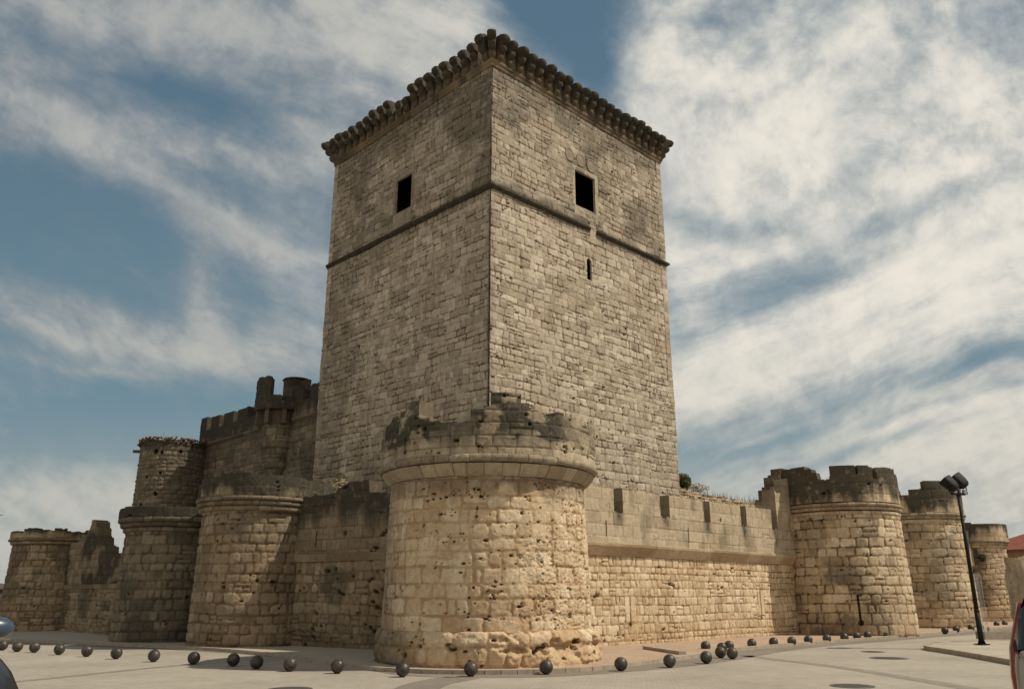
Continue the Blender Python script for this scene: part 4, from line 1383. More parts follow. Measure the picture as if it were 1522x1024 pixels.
# ------------------------------------------------------------------ GROUND
def paving_mat(name, c1, c2, sx, sy, rot, joint=.35, spot=.25, brick=True, rough=.85, alt=None):
    m, N, b = new_mat(name)
    nt = m.node_tree
    geo = N.node('ShaderNodeNewGeometry')
    pos = geo.outputs['Position']
    mp = N.node('ShaderNodeMapping'); nt.links.new(pos, mp.inputs[0]); mp.inputs['Rotation'].default_value = (0, 0, R(rot))
    br = N.node('ShaderNodeTexBrick')
    nt.links.new(mp.outputs[0], br.inputs['Vector'])
    br.inputs['Scale'].default_value = 1.0
    br.inputs['Brick Width'].default_value = sx
    br.inputs['Row Height'].default_value = sy
    br.inputs['Mortar Size'].default_value = .006
    br.inputs['Color1'].default_value = tuple(c1) + (1,)
    br.inputs['Color2'].default_value = tuple(c2) + (1,)
    br.inputs['Mortar'].default_value = tuple(q * (1 - joint) for q in c1) + (1,)
    br.inputs['Bias'].default_value = -.2
    n1 = N.noise(pos, .35, 6, .62)
    n2 = N.noise(pos, 3.5, 7, .65)
    n3 = N.noise(pos, 60, 3, .6)
    col = N.mix(1.0, br.outputs[0], N.ramp(n1, [(.3, (1 - spot,) * 3), (.7, (1 + spot * .4,) * 3)]), 'MULTIPLY')
    col = N.mix(1.0, col, N.ramp(n2, [(.3, (.88, .87, .86)), (.7, (1.08, 1.08, 1.08))]), 'MULTIPLY')
    col = N.mix(1.0, col, N.ramp(n3, [(.3, (.86, .86, .86)), (.7, (1.1, 1.1, 1.1))]), 'MULTIPLY')
    st_ = N.noise(pos, 1.1, 3, .5)
    col = N.mix(N.m('MULTIPLY', N.smooth(st_, .66, .74), .35), col, tuple(q * .5 for q in c1))
    if alt:                         # another kind of paving to the west of the front tower
        sx = N.node('ShaderNodeSeparateXYZ'); nt.links.new(pos, sx.inputs[0])
        col = N.mix(N.m('MULTIPLY', N.smooth(sx.outputs[0], -1.5, -3.5), .85), col, alt)
    nt.links.new(col, b.inputs['Base Color'])
    bu = N.node('ShaderNodeBump'); bu.inputs['Strength'].default_value = .35; bu.inputs['Distance'].default_value = .01
    nt.links.new(N.m('ADD', N.m('MULTIPLY', br.outputs[1], -.6), n3), bu.inputs['Height'])
    nt.links.new(bu.outputs[0], b.inputs['Normal'])
    b.inputs['Roughness'].default_value = rough
    return m


ROAD = paving_mat('road_paving', (.37, .337, .283), (.40, .365, .308), .2, .1, 8, .25, .2)
TERR = paving_mat('terrace_paving', (.43, .32, .24), (.48, .37, .28), .24, .12, 40, .3, .22, alt=(.40, .355, .29))
STRIP = paving_mat('strip_paving', (.225, .198, .167), (.255, .223, .188), .2, .1, 30, .25, .2)
DARKS = plain('drain_strip', (.22, .195, .16), .9, 0, .25, 4, .3)
IRON = plain('manhole_iron', (.12, .11, .095), .6, .4, .3, 20, .4)
KERB = plain('kerb_stone', (.34, .29, .225), .9, 0, .25, 5, .4)
EARTH = plain('earth', (.24, .19, .13), .95, 0, .3, .05)


def sheet(name, pts, z, mat, thick=0.0, label=None, smooth=False):
    n = len(pts)
    V_ = [(x, y, z) for x, y in pts]
    F_ = [tuple(range(n))]
    if thick:
        V_ += [(x, y, z - thick) for x, y in pts]
        for i in range(n):
            j = (i + 1) % n
            F_.append((i, j, n + j, n + i))
    me = bpy.data.meshes.new(name)
    me.from_pydata(V_, [], F_)
    me.materials.append(mat)
    o = bpy.data.objects.new(name, me)
    COL.objects.link(o)
    o['kind'] = 'structure'
    return o


def spline(pts, k=6):
    """smooth a polyline (Catmull-Rom)"""
    out = []
    P = [pts[0]] + list(pts) + [pts[-1]]
    for i in range(1, len(P) - 2):
        p0, p1, p2, p3 = [Vector((q[0], q[1])) for q in P[i - 1:i + 3]]
        for j in range(k):
            t = j / k
            v = .5 * ((2 * p1) + (p2 - p0) * t + (2 * p0 - 5 * p1 + 4 * p2 - p3) * t * t + (3 * p1 - p0 - 3 * p2 + p3) * t ** 3)
            out.append((v.x, v.y))
    out.append(tuple(pts[-1]))
    return out


sheet('ground', [(-900, -900), (900, -900), (900, 1500), (-900, 1500)], -.05, EARTH)
sheet('road', [(-60, -30), (70, -30), (90, 95), (-60, 60)], 0.0, ROAD)
outer = spline([(-34, 37.0), (-24, 33.4), (-18.1, 30.9), (-15.4, 30.1), (-12.9, 28.9), (-9.3, 26.9), (-6.0, 23.9), (-3.5, 20.6), (-2.2, 18.95), (-.5, 18.55), (1.3, 19.0), (3.9, 21.1), (5.9, 23.4), (7.4, 25.6), (9.7, 28.7), (13, 31.9), (17, 35.6), (21.5, 39.7), (31, 49.5), (44, 63)])
inner = spline([(-34, 39.0), (-24, 35.3), (-18.8, 32.7), (-15.6, 31.2), (-13.2, 29.75), (-9.5, 27.5), (-6.5, 24.6), (-4.0, 21.2), (-2.6, 19.85), (-.6, 19.32), (1.5, 20.0), (3.2, 21.9), (5.2, 24.6), (6.7, 27.0), (9.2, 29.6), (12.6, 32.8), (16.6, 36.5), (21, 40.8), (30.4, 50.5), (43, 64)])
sheet('gutter_strip', outer + inner[::-1], .004, STRIP)
sheet('terrace', inner + [(43, 90), (-34, 90)], .08, TERR, .1)
# kerb line of the terrace
mb = MB()
for i in range(len(inner) - 1):
    a, b_ = Vector(inner[i]), Vector(inner[i + 1])
    d = (b_ - a)
    L = d.length
    if L < .05: continue
    mid = (a + b_) / 2
    mb.box((mid.x, mid.y, .045), (L - .012, .14, .1), math.atan2(d.y, d.x))
o = mb.build('kerb', KERB); o['kind'] = 'structure'


def band(name, pts, w, z, mat):
    pts = spline(pts, 5)
    L_, R_ = [], []
    for i, p in enumerate(pts):
        a = Vector(pts[max(0, i - 1)]); b_ = Vector(pts[min(len(pts) - 1, i + 1)])
        d = (b_ - a).normalized()
        n = Vector((-d.y, d.x)) * w / 2
        L_.append((p[0] + n.x, p[1] + n.y)); R_.append((p[0] - n.x, p[1] - n.y))
    V_ = [(x, y, z) for x, y in L_] + [(x, y, z) for x, y in R_]
    k = len(pts)
    F_ = [(i, i + 1, k + i + 1, k + i) for i in range(k - 1)]
    o = mesh_obj(name, V_, F_, mat)
    o['kind'] = 'structure'
    return o


band('road_channel', [(-11.5, 14.5), (-9.8, 18.1), (-8.9, 20.4), (-8.1, 22.1)], .28, .004, DARKS)
band('road_channel', [(6.7, 25.2), (7.2, 23.6), (7.9, 21.1), (8.3, 18.5), (8.5, 16.0), (8.4, 11)], .42, .004, DARKS)
band('road_channel', [(-1.05, 18.6), (-1.5, 17.7), (-1.75, 16.6), (-1.8, 14), (-1.6, 8)], .85, .004, STRIP)
band('road_channel', [(10.5, 29.1), (14, 27.9), (17, 28.4)], .12, .004, DARKS)


def manhole(x, y, r_, label):
    t = thing('manhole_cover', label, 'manhole cover', (x, y, 0), 'manhole covers in the paved road')
    mb = MB(); mb.lathe((x, y, 0), [(r_ + .05, .002), (r_ + .05, .008), (r_, .008)], 36); mb.build('frame', IRON, t)
    mb = MB(); mb.lathe((x, y, 0), [(r_ - .006, .004), (r_ - .012, .010), (.001, .010)], 36)
    for i in range(-4, 5):
        for j in range(-4, 5):
            if math.hypot(i, j) * r_ / 5 < r_ * .85:
                mb.box((x + i * r_ / 5, y + j * r_ / 5, .012), (r_ * .1, r_ * .1, .004), .4)
    mb.build('cover', IRON, t)


manhole(6.5, 16.9, .36, 'dark round manhole cover nearest the camera, at the bottom right')
manhole(10.4, 24.2, .45, 'round manhole cover in the road in front of the traffic island')
manhole(-4.1, 16.35, .36, 'manhole cover at the bottom edge, left of the front tower')
manhole(11.1, 26.9, .3, 'small far manhole cover, nearest the right row of iron balls')
# little stone ramp edge on the terrace
mb = MB(); mb.box((4.45, 25.7, .12), (.22, 2.6, .1), R(14))
tag(mb.build('kerb_stone', KERB, None, (4.45, 25.7, .08)), 'low stone edging lying on the pink terrace right of the front tower', 'kerb stone')

# traffic island with lamp
isl = spline([(13.1, 27.2), (12.95, 25.2), (12.4, 21.2), (11.9, 16.5)], 5) + [(24, 16.5), (26, 33)] + spline([(20, 31.6), (17.4, 31.0), (14.9, 29.8), (13.5, 28.4), (13.1, 27.3)], 5)
sheet('traffic_island', isl, .12, TERR if False else paving_mat('island_paving', (.42, .38, .31), (.46, .415, .34), .3, .3, 20, .2, .2), .14)
mb = MB()
for i in range(len(isl)):
    a, b_ = Vector(isl[i]), Vector(isl[(i + 1) % len(isl)])
    d = b_ - a
    if d.length < .05: continue
    k = max(1, int(d.length / .9))
    for j in range(k):
        m_ = a + d * ((j + .5) / k)
        mb.box((m_.x, m_.y, .066), (d.length / k - .012, .16, .134), math.atan2(d.y, d.x))
o = mb.build('island_kerb', KERB); o['kind'] = 'structure'

# ------------------------------------------------------------------ IRON BALLS
def ball_mat():
    m, N, b = new_mat('ball_iron')
    tc = N.node('ShaderNodeTexCoord')
    info = N.node('ShaderNodeObjectInfo')
    v = N.vm('ADD', tc.outputs['Object'], N.comb(N.m('MULTIPLY', info.outputs['Random'], 40.0), 0.0, 0.0))
    n = N.noise(v, 6, 7, .65)
    n2 = N.noise(v, 22, 5, .6)
    c = N.mix(N.smooth(n, .4, .65), (.05, .047, .042), (.10, .092, .078))
    c = N.mix(N.m('MULTIPLY', N.smooth(n2, .6, .72), .5), c, (.17, .14, .10))
    m.node_tree.links.new(c, b.inputs['Base Color'])
    b.inputs['Roughness'].default_value = .42
    m.node_tree.links.new(N.ramp(n, [(.3, (.32,) * 3), (.7, (.55,) * 3)]), b.inputs['Roughness'])
    b.inputs['Metallic'].default_value = .35
    bu = N.node('ShaderNodeBump'); bu.inputs['Strength'].default_value = .15; bu.inputs['Distance'].default_value = .01
    m.node_tree.links.new(n2, bu.inputs['Height'])
    m.node_tree.links.new(bu.outputs[0], b.inputs['Normal'])
    return m


bm = bmesh.new()
bmesh.ops.create_uvsphere(bm, u_segments=40, v_segments=24, radius=.152)
for v in bm.verts:
    v.co.z += .150
    if v.co.z < .004: v.co.z = .004
# short neck that fixes it to the paving
r_ = bmesh.ops.create_cone(bm, cap_ends=True, segments=20, radius1=.06, radius2=.05, depth=.03)
for v in r_['verts']: v.co.z += .015
BALL = bpy.data.meshes.new('iron_ball')
bm.to_mesh(BALL); bm.free()
for p in BALL.polygons: p.use_smooth = True
BALL.materials.append(ball_mat())
ball_pts = [(-16.1, 27.6), (-15.23, 26.9), (-14.51, 26.55), (-13.24, 25.57), (-12.05, 24.8), (-10.81, 23.92), (-9.36, 22.9), (-8.0, 22.04), (-6.82, 21.47), (-6.02, 20.7), (-5.07, 20.07), (-3.88, 19.55), (-2.33, 18.74), (-0.88, 18.85), (0.75, 19.32), (2.5, 20.16), (3.79, 21.11), (4.94, 22.3), (6.02, 27.15), (6.3, 26.22), (6.8, 27.35), (5.78, 24.25), (6.0, 23.85), (7.87, 28.62), (8.84, 29.47), (9.66, 30.09), (10.51, 30.91), (11.52, 31.86), (12.55, 32.87), (13.36, 33.7), (14.12, 34.53), (15.25, 35.67), (16.23, 36.59), (19.5, 39.12), (20.74, 40.53), (22.32, 42.19), (23.26, 43.08), (26.75, 47.84), (27.86, 48.99)]
blab = ['iron ball cut by the left edge of the photo', 'leftmost whole iron ball, before the far left tower', 'second whole iron ball from the left edge', 'third whole iron ball from the left edge', 'fourth whole iron ball from the left edge, before the broken-topped wall',
        'iron ball on the road at the left foot of the second left tower', 'iron ball before the dark second left tower', 'iron ball at the end of the thin channel, left of the level-topped tower',
        'iron ball at the left of the two near the tip of the front tower shadow', 'iron ball at the right of the two near the tip of the front tower shadow', 'greyer iron ball just inside the shadow, right of the close pair', 'iron ball before the dark recessed wall left of the front tower',
        'iron ball before the left edge of the front tower foot', 'iron ball before the middle of the front tower foot', 'iron ball before the right part of the front tower foot', 'first iron ball right of the front tower foot', 'second iron ball right of the front tower foot, beside the stone edging',
        'iron ball at the near left of the cluster of six', 'iron ball at the far left of the cluster of six', 'iron ball in the middle of the cluster of six', 'farthest iron ball of the cluster of six', 'iron ball half hidden behind the near right one of the cluster', 'nearest right iron ball of the cluster of six',
        'first iron ball of the right row, just right of the cluster', 'second iron ball of the right row, right of the cluster', 'third iron ball of the right row, right of the cluster', 'iron ball where the sunlit wall meets the corner tower', 'iron ball before the left part of the right corner tower',
        'iron ball left of the long arrow slit of the corner tower', 'iron ball directly below the long arrow slit', 'iron ball just right of the long arrow slit', 'iron ball before the right part of the right corner tower', 'last iron ball of the close right row, at the right edge of the corner tower',
        'first of the iron balls before the stepped tower, left of the lamp post', 'second of the iron balls before the stepped tower, left of the lamp post', 'iron ball just left of the lamp post pole', 'iron ball just right of the lamp post pole', 'left of the two farthest iron balls, before the plinth of the farthest tower', 'right of the two farthest iron balls, before the plinth of the farthest tower']
rs = random.Random(12)
assert len(blab) == len(ball_pts)
for (x, y), lb in zip(ball_pts, blab):
    o = bpy.data.objects.new('ball_bollard', BALL)
    COL.objects.link(o)
    o.location = (x, y, 0.006)
    o.rotation_euler = (0, 0, rs.uniform(0, 6.28))
    tag(o, lb, 'bollard', 'dark iron ball bollards along the road')

# ------------------------------------------------------------------ LAMP POST WITH TWO FLOODLIGHTS
BLACK = plain('black_metal', (.010, .011, .010), .7, .0, .3, 8, spec=.25)
GLASS_D = plain('lamp_glass', (.25, .26, .26), .12, 0, .05, 3)
GREYM = plain('grey_metal', (.35, .35, .34), .5, .5, .15, 8)
lx, ly = 15.28, 28.37
t = thing('lamp_post', 'slim black lamp post with two floodlights, on the traffic island', 'lamp post', (lx, ly, .12))
mb = MB()
mb.tube((lx, ly, .14), (lx, ly, 1.15), .085, .082, 18)
mb.tube((lx, ly, 1.15), (lx, ly, 1.22), .09, .075, 18)
mb.tube((lx, ly, 1.22), (lx, ly, 4.95), .066, .05, 18)
mb.build('pole', BLACK, t, smooth=True)
mb = MB()
mb.box((lx, ly, .145), (.34, .34, .03), .3)
for k in range(4):
    a = k * PI / 2 + .3
    mb.add([(lx + .08 * math.cos(a), ly + .08 * math.sin(a), .16), (lx + .17 * math.cos(a), ly + .17 * math.sin(a), .16), (lx + .08 * math.cos(a), ly + .08 * math.sin(a), .34), (lx + .08 * math.cos(a) + .012, ly + .08 * math.sin(a) + .012, .16), (lx + .17 * math.cos(a) + .012, ly + .17 * math.sin(a) + .012, .16), (lx + .08 * math.cos(a) + .012, ly + .08 * math.sin(a) + .012, .34)],
           [(0, 1, 2), (5, 4, 3), (0, 3, 4, 1), (1, 4, 5, 2), (2, 5, 3, 0)])
mb.build('base_plate', BLACK, t)
mb = MB()
mb.box((lx, ly, 4.98), (.62, .1, .07), R(25))
mb.tube((lx, ly, 4.9), (lx, ly, 5.02), .07, .07, 14)
mb.build('crossbar', BLACK, t)
for sgn, zc, yaw in ((-1, 5.30, 32), (1, 5.42, 18)):
    cx, cy = lx + sgn * .25 * math.cos(R(25)) - .06, ly + sgn * .25 * math.sin(R(25))
    # deep barrel-shaped floodlight aimed up and to the left, at the keep
    bm = bmesh.new()
    prof = [(-.30, .06), (-.29, .14), (-.22, .21), (-.08, .25), (.12, .27), (.26, .275), (.27, .26), (.25, .255)]
    aim = Vector((-.55, .35, .75)).normalized()
    side_v = Vector((math.cos(R(yaw)), math.sin(R(yaw)), 0.25)).normalized()
    side_v = (side_v - aim * side_v.dot(aim)).normalized()
    up_v = aim.cross(side_v)
    rings = []
    K = 20
    for (s_, r_) in prof:
        rr = []
        for i in range(K):
            a = 2 * PI * i / K
            ca, sa = math.cos(a), math.sin(a)
            sx_ = math.copysign(abs(ca) ** .6, ca) * r_ * .95
            sy_ = math.copysign(abs(sa) ** .6, sa) * r_ * .72
            p = Vector((cx, cy, zc)) + aim * s_ * .9 + side_v * sx_ * .92 + up_v * sy_ * .92
            rr.append(bm.verts.new(p))
        rings.append(rr)
    for i in range(len(rings) - 1):
        for j in range(K):
            bm.faces.new((rings[i][j], rings[i][(j + 1) % K], rings[i + 1][(j + 1) % K], rings[i + 1][j]))
    bm.faces.new(rings[0][::-1])
    vs = [tuple(v.co) for v in bm.verts]
    bm.verts.index_update()
    fs = [tuple(v.index for v in f.verts) for f in bm.faces]
    bm.free()
    fl = mesh_obj('floodlight', vs, fs, BLACK, t, smooth=True)
    gl = []
    for i in range(K):
        a = 2 * PI * i / K
        ca, sa = math.cos(a), math.sin(a)
        gl.append(Vector((cx, cy, zc)) + aim * .21 + side_v * math.copysign(abs(ca) ** .6, ca) * .215 + up_v * math.copysign(abs(sa) ** .6, sa) * .16)
    g_ = mesh_obj('lens', gl, [tuple(range(K))], GLASS_D, t)
    mb = MB()
    bx_, by_ = lx + sgn * .26 * math.cos(R(25)), ly + sgn * .26 * math.sin(R(25))
    sv = Vector((side_v.x, side_v.y, 0)).normalized()
    for q in (-1, 1):
        mb.tube((bx_ + sv.x * q * .2, by_ + sv.y * q * .2, 5.0), (cx + sv.x * q * .26, cy + sv.y * q * .26, zc), .02, .02, 8)
    mb.tube((bx_ - sv.x * .2, by_ - sv.y * .2, 5.0), (bx_ + sv.x * .2, by_ + sv.y * .2, 5.0), .022, .022, 8)
    mb.build('bracket', BLACK, t)
    bb = MB(); bb.box((bx_ + .03, by_ - .02, 5.06), (.12, .1, .14), .4); bb.build('gear_box', GREYM, t)

# street lamp whose head peeks in at the left edge
t = thing('street_lamp', 'street lamp whose grey head just shows at the left edge of the photo', 'lamp post', (-14.6, 20.3, 0))
mb = MB(); mb.tube((-14.6, 20.3, 0), (-14.6, 20.3, 3.4), .06, .045, 14); mb.build('pole', GREYM, t, smooth=True)
mb = MB(); mb.tube((-14.6, 20.3, 3.38), (-13.0, 20.1, 3.5), .03, .025, 10); mb.build('arm', GREYM, t)
mb = MB()
vs, fs = [], []
for i in range(9):
    s_ = i / 8
    w_ = .02 + .1 * math.sin(PI * min(1, s_ * .9 + .1)) ; h_ = .015 + .04 * math.sin(PI * min(1, s_ * .85 + .12))
    for j in range(10):
        a = 2 * PI * j / 10
        vs.append((-13.05 + .78 * s_, 20.1 + w_ * math.cos(a), 3.5 + .02 * s_ + h_ * math.sin(a)))
for i in range(8):
    for j in range(10):
        fs.append((i * 10 + j, i * 10 + (j + 1) % 10, (i + 1) * 10 + (j + 1) % 10, (i + 1) * 10 + j))
fs.append(tuple(range(9, -1, -1))); fs.append(tuple(80 + j for j in range(10)))
mesh_obj('lamp_head', vs, fs, GREYM, t, smooth=True)

# ------------------------------------------------------------------ MONUMENT, GLASS PANEL, HOUSES
bx0, by0 = 17.8, 31.2
t = thing('info_stand', 'glass information panel standing on a low stone block by the lamp post', 'sign', (17.4, 32.2, .12))
mb = MB(); mb.box((17.95, 32.2, .25), (1.35, .5, .27), R(8)); mb.build('plinth', KERB, t)
m, N, b = new_mat('panel_glass')
b.inputs['Base Color'].default_value = (.75, .78, .76, 1); b.inputs['Roughness'].default_value = .03
b.inputs['Transmission Weight'].default_value = .97; b.inputs['IOR'].default_value = 1.45
PGL = m
tcx = N.node('ShaderNodeTexCoord')
m.node_tree.links.new(N.ramp(N.noise(tcx.outputs['Object'], 3, 5, .6), [(.3, (.86, .88, .86)), (.7, (.97, .98, .97))]), b.inputs['Base Color'])
mb = MB(); mb.box((17.55, 32.2, 1.42), (.42, .02, 2.06), R(28)); mb.build('panel', PGL, t)
for q in (-.19, .19):
    mb = MB(); mb.box((17.55 + q * math.cos(R(28)), 32.2 + q * math.sin(R(28)), .46), (.05, .08, .16), R(28))
    mb.build('clamp', GREYM, t)

# weathered standing slab of rock
t = thing('stone_monument', 'rough weathered standing slab of limestone near the right edge', 'monument', (19.6, 32.6, .1))
MON = stone_mat('monument_stone', [(0, (.30, .25, .18)), (.5, (.40, .34, .255)), (1, (.5, .43, .33))], (.2, .16, .11), (.26, .22, .17), .6, dirt=.7, lichen_amt=.3, lichen=(.42, .3, .14))
n1_ = 70; n2_ = 80
V_ = []
for i in range(n1_):
    for j in range(n2_):
        a = 2 * PI * i / n1_; z = j / (n2_ - 1)
        w_ = 1.15 * (1 - .03 * z); dd = .42 * (1 - .12 * z)
        ca, sa = math.cos(a), math.sin(a)
        x = math.copysign(abs(ca) ** .55, ca) * w_; y = math.copysign(abs(sa) ** .55, sa) * dd
        V_.append((x, y, z))
V_ = np.array(V_)
ax = V_[:, 0]; ay = V_[:, 1]; az = V_[:, 2] * 2.95
nn = (fbm(ax * 2.2 + ay * 2 + 9, az * .9, 601, 5) - .5)
flute = (fbm((ax + ay * .7) * 5.5, az * .5, 603, 4) - .5)
k_ = 1 + nn * .12 + flute * .3
chip = (fbm(ax * 4 + ay * 3, az * 3.2, 607, 5) - .5)
k_ = k_ + chip * .22
X_ = ax * k_ * .92; Y_ = ay * (k_ + nn * .5)
topn = (fbm(ax * 3, ay * 3, 605, 4) - .5) * .35
Z_ = az + topn * (V_[:, 2] ** 3)
rz = R(20)
WX = 19.95 + X_ * math.cos(rz) - Y_ * math.sin(rz); WY = 32.7 + X_ * math.sin(rz) + Y_ * math.cos(rz)
Fq = []
for i in range(n1_):
    i2 = (i + 1) % n1_
    for j in range(n2_ - 1):
        Fq.append((i * n2_ + j, i2 * n2_ + j, i2 * n2_ + j + 1, i * n2_ + j + 1))
Fq.append(tuple(i * n2_ + n2_ - 1 for i in range(n1_)))
nv_ = len(V_)
mesh_obj('slab', np.stack([WX, WY, Z_ + .05], -1), Fq, MON, t, smooth=True, attrs=dict(tint=np.clip(.5 + nn, 0, 1), mort=np.zeros(nv_), stain_shade=np.clip(-flute * 1.5, 0, .6), pit=np.zeros(nv_)))  # colour darker in the hollows of the flutes

TILE, N, b = new_mat('roof_tile')
geo = N.node('ShaderNodeNewGeometry')
wv = N.node('ShaderNodeTexWave'); TILE.node_tree.links.new(geo.outputs['Position'], wv.inputs['Vector']); wv.inputs['Scale'].default_value = 1.6; wv.bands_direction = 'X'
TILE.node_tree.links.new(N.mix(1.0, N.mix(wv.outputs[1], (.22, .07, .05), (.29, .10, .07)), N.ramp(N.noise(geo.outputs['Position'], 2, 5, .6), [(.3, (.75,) * 3), (.7, (1.1,) * 3)]), 'MULTIPLY'), b.inputs['Base Color'])
OCHRE = plain('ochre_render', (.36, .27, .16), .9, 0, .15, .6, .2)
WIN_ = plain('window_dark', (.03, .03, .035), .15, 0, .1, 4)
BROWNW = plain('brown_wall', (.07, .052, .04), .95, 0, .25, 2, .3)  # dark brown of the outbuilding and the far left building


def house(name, label, c, size, rot, wall_h, roof_h, wmat, over=.5, rmat=None):
    t = thing(name, label, 'house', (c[0], c[1], 0), rotz=R(rot))
    L, W = size
    mb = MB(); mb.box((0, 0, wall_h / 2), (L, W, wall_h)); mb.build('wall', wmat, t, local=True)
    l, w = L / 2 + over, W / 2 + over
    ri = max(.1, l - w)
    vs = [(-l, -w, wall_h), (l, -w, wall_h), (l, w, wall_h), (-l, w, wall_h), (-l, -w, wall_h + .14), (l, -w, wall_h + .14), (l, w, wall_h + .14), (-l, w, wall_h + .14), (-ri, 0, wall_h + roof_h), (ri, 0, wall_h + roof_h)]
    mesh_obj('roof', vs, [(3, 2, 1, 0), (0, 1, 5, 4), (1, 2, 6, 5), (2, 3, 7, 6), (3, 0, 4, 7), (4, 5, 9, 8), (5, 6, 9), (6, 7, 8, 9), (7, 4, 8)], rmat or TILE, t, local=True)
    for x in np.arange(-L / 2 + 1.5, L / 2 - 1, 2.6):
        for side in (-1, 1):
            mb = MB(); mb.box((x, side * (W / 2 + .01), wall_h * .6), (.9, .06, 1.1)); f = mb.build('window', WIN_, t, local=True)
    return t


house('house', 'ochre house with a red tiled roof behind the standing stone', (41.0, 60.0), (12, 9), 30, 4.55, 2.3, OCHRE)
house('outbuilding', 'low dark brown outbuilding between the farthest tower and the standing stone', (36.6, 60.5), (5.2, 4), 40, 2.2, .7, BROWNW, .15, BROWNW)
house('house', 'dark building far off at the left edge behind the far left tower', (-54.0, 80.5), (13, 9), -15, 2.2, 1.1, BROWNW, .3, BROWNW)
# overhead cable from the farthest tower to the red-roofed house
mb = MB()
pp = [Vector((31.5, 57.0, 5.0)).lerp(Vector((36.5, 57.3, 4.5)), i / 10) - Vector((0, 0, .25 * math.sin(PI * i / 10))) for i in range(11)]
for i in range(10): mb.tube(pp[i], pp[i + 1], .015, .015, 5)
tag(mb.build('cable', BLACK, None, tuple(pp[0])), 'thin overhead cable between the farthest tower and the red-roofed house', 'cable')

# ------------------------------------------------------------------ CARS
TYRE = plain('tyre_rubber', (.02, .02, .02), .8, 0, .2, 10)
RIMM = plain('wheel_rim', (.45, .45, .46), .3, .8, .1, 10)
CGL = plain('car_glass', (.03, .035, .04), .05, 0, .05, 3)
TAIL = plain('tail_lamp', (.22, .012, .008), .3, 0, .1, 5, coat=.6)
HEADL = plain('head_lamp', (.6, .6, .58), .1, .2, .1, 5)


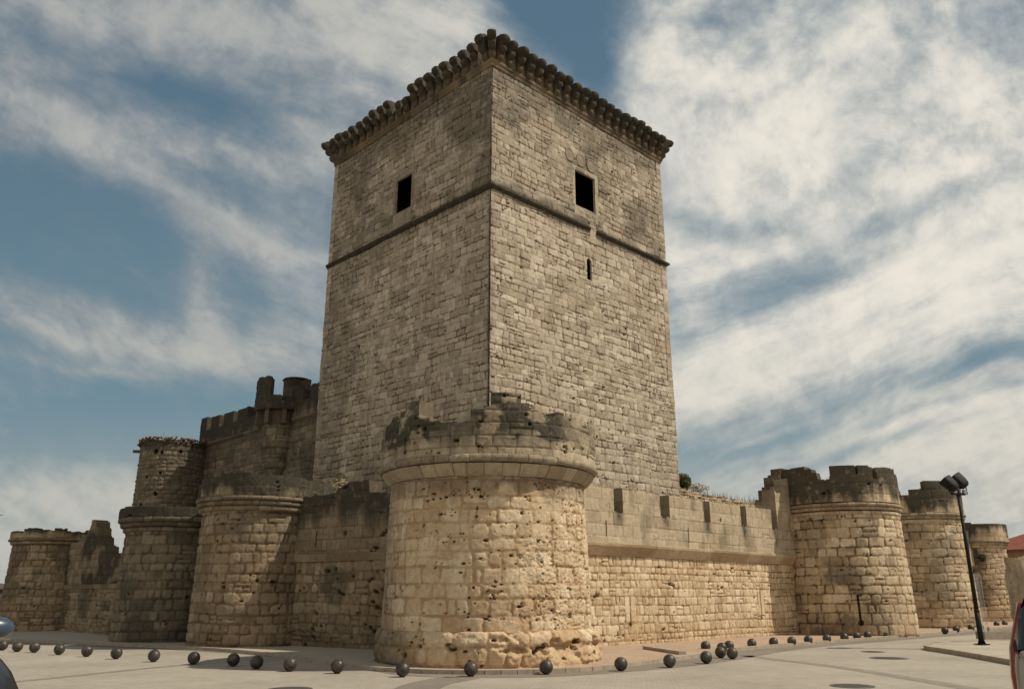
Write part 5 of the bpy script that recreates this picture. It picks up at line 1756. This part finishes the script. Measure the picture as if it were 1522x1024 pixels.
def car(label, loc, rot, paint, scale=1.0, mirror_mat=None, hi=1.0, folded=False):
    t = thing('parked_car', label, 'car', loc, 'cars cut by the picture edges', R(rot))
    # stations: x, half width, z low, z belt, z top, half width top
    st = [(-2.12, .62, .38, .78, .80, .60), (-2.08, .80, .30, .95, 1.02, .76), (-1.98, .86, .26, 1.02, 1.30, .70), (-1.75, .88, .24, 1.04, 1.50, .66), (-1.2, .89, .22, 1.03, 1.56, .66), (-.4, .89, .22, 1.01, 1.57, .67), (.35, .89, .22, .99, 1.50, .66), (.85, .89, .22, .98, 1.22, .68),
          (1.15, .88, .22, .97, 1.02, .74), (1.6, .87, .24, .90, .945, .76), (1.95, .82, .28, .80, .84, .70), (2.1, .68, .34, .66, .68, .58), (2.14, .5, .42, .56, .57, .44)]
    K = 16
    V_, F_ = [], []
    for (x, w, zl, zb, zt, wt) in st:
        zb_, zt_ = zb * hi, zt * hi
        half = [(0, zl), (w * .8, zl), (w * .97, zl + .08), (w, (zl + zb_) / 2), (w * .985, zb_ - .05), (w * .95, zb_), (wt * 1.0 + (w * .95 - wt) * .25, zb_ + (zt_ - zb_) * .75), (wt * .86, zt_), (0, zt_ + .03)]
        full = half + [(-a, z) for a, z in half[-2:0:-1]]
        for (y, z) in full:
            V_.append((x * scale, y * scale, z * scale))
    m = len(full)
    glassF = []
    for i in range(len(st) - 1):
        for j in range(m):
            q = (j + 1) % m
            f = (i * m + j, i * m + q, (i + 1) * m + q, (i + 1) * m + j)
            tall = min(st[i][4] - st[i][3], st[i + 1][4] - st[i + 1][3]) > .15
            if (tall and j in (5, 9)) or (i in (1, 7) and j in (5, 6, 7, 8, 9)):
                glassF.append(f)
            else:
                F_.append(f)
    F_.append(tuple(range(m - 1, -1, -1))); F_.append(tuple((len(st) - 1) * m + j for j in range(m)))
    body = mesh_obj('body', V_, F_, paint, t, smooth=True, local=True)
    gl = mesh_obj('windows', V_, glassF, CGL, t, smooth=True, local=True)
    for o in (body,):
        md = o.modifiers.new('bev', 'SUBSURF'); md.levels = 1; md.render_levels = 1
    for (x, y) in ((1.35, .78), (1.35, -.78), (-1.3, .78), (-1.3, -.78)):
        x, y = x * scale, y * scale
        s_ = 1 if y > 0 else -1
        w_ = bpy.data.objects.new('wheel', None); COL.objects.link(w_); w_.parent = t; w_.location = (x, y, .31 * scale)
        mb = MB()
        mb.tube((0, -.1, 0), (0, .1, 0), .31 * scale, .31 * scale, 28); mb.build('tyre', TYRE, w_, local=True)
        mb = MB(); mb.tube((0, s_ * .09, 0), (0, s_ * .112, 0), .2 * scale, .18 * scale, 24); mb.build('rim', RIMM, w_, local=True)
    for s_ in (-1, 1):
        # upright lamp clusters at the rear corners
        vs, fs = [], []
        pts = [(-1.99, .815), (-1.97, .828), (-1.945, .84), (-1.92, .85)]
        for z in (.72 * hi, .85 * hi, 1.0 * hi, 1.12 * hi, 1.26 * hi):
            tp = 1 - .10 * max(0, (z / hi - .95)) / .3
            sh = .10 * max(0, (z / hi - .95)) / .3
            for (x, y) in pts:
                vs.append(((x + sh) * scale, s_ * (y * tp + .012) * scale, z * scale))
        for i in range(4):
            for j in range(3):
                a = i * 4 + j
                fs.append((a, a + 1, a + 5, a + 4) if s_ > 0 else (a, a + 4, a + 5, a + 1))
        tl = mesh_obj('tail_light', vs, fs, TAIL, t, smooth=True, local=True)
        md = tl.modifiers.new('thick', 'SOLIDIFY'); md.thickness = .04; md.offset = 1 if s_ < 0 else -1; md.offset = 0
        mb = MB(); mb.box((1.98 * scale, s_ * .66 * scale, .70 * hi * scale), (.18, .26, .13)); mb.build('headlight', HEADL, t, local=True)
        # wing mirror
        mw, mc, ml = (.045, .90, .13) if folded else (.12, .98, .07)
        vs, fs = [], []
        for i in range(7):
            a = -PI / 2 + PI * i / 6
            for j in range(12):
                b_ = 2 * PI * j / 12
                vs.append(((.62 + ml * math.cos(a) * math.cos(b_)) * scale, s_ * (mc + mw * math.sin(a)) * scale, (1.06 * hi + .075 * math.cos(a) * math.sin(b_)) * scale))
        for i in range(6):
            for j in range(12):
                fs.append((i * 12 + j, i * 12 + (j + 1) % 12, (i + 1) * 12 + (j + 1) % 12, (i + 1) * 12 + j))
        mesh_obj('wing_mirror', vs, fs, mirror_mat or paint, t, smooth=True, local=True)
    return t


P_DARK = plain('dark_paint', (.008, .009, .009), .4, .0, .1, 3, coat=.25)
P_BLUE = plain('blue_paint', (.03, .055, .09), .35, .0, .1, 3, coat=.5)
P_BEIGE = plain('silver_beige_paint', (.34, .31, .27), .3, .5, .08, 3, coat=1.0)
car('near black car whose rounded corner and blue mirror show at the bottom left', (-4.89, 5.91, 0), -42.6, P_DARK, 1.055, P_BLUE, 1.277)
car('near beige car with a red tail light showing at the bottom right edge', (5.83, 7.31, 0), 43.3, P_BEIGE, 1.047, None, 1.21, True)
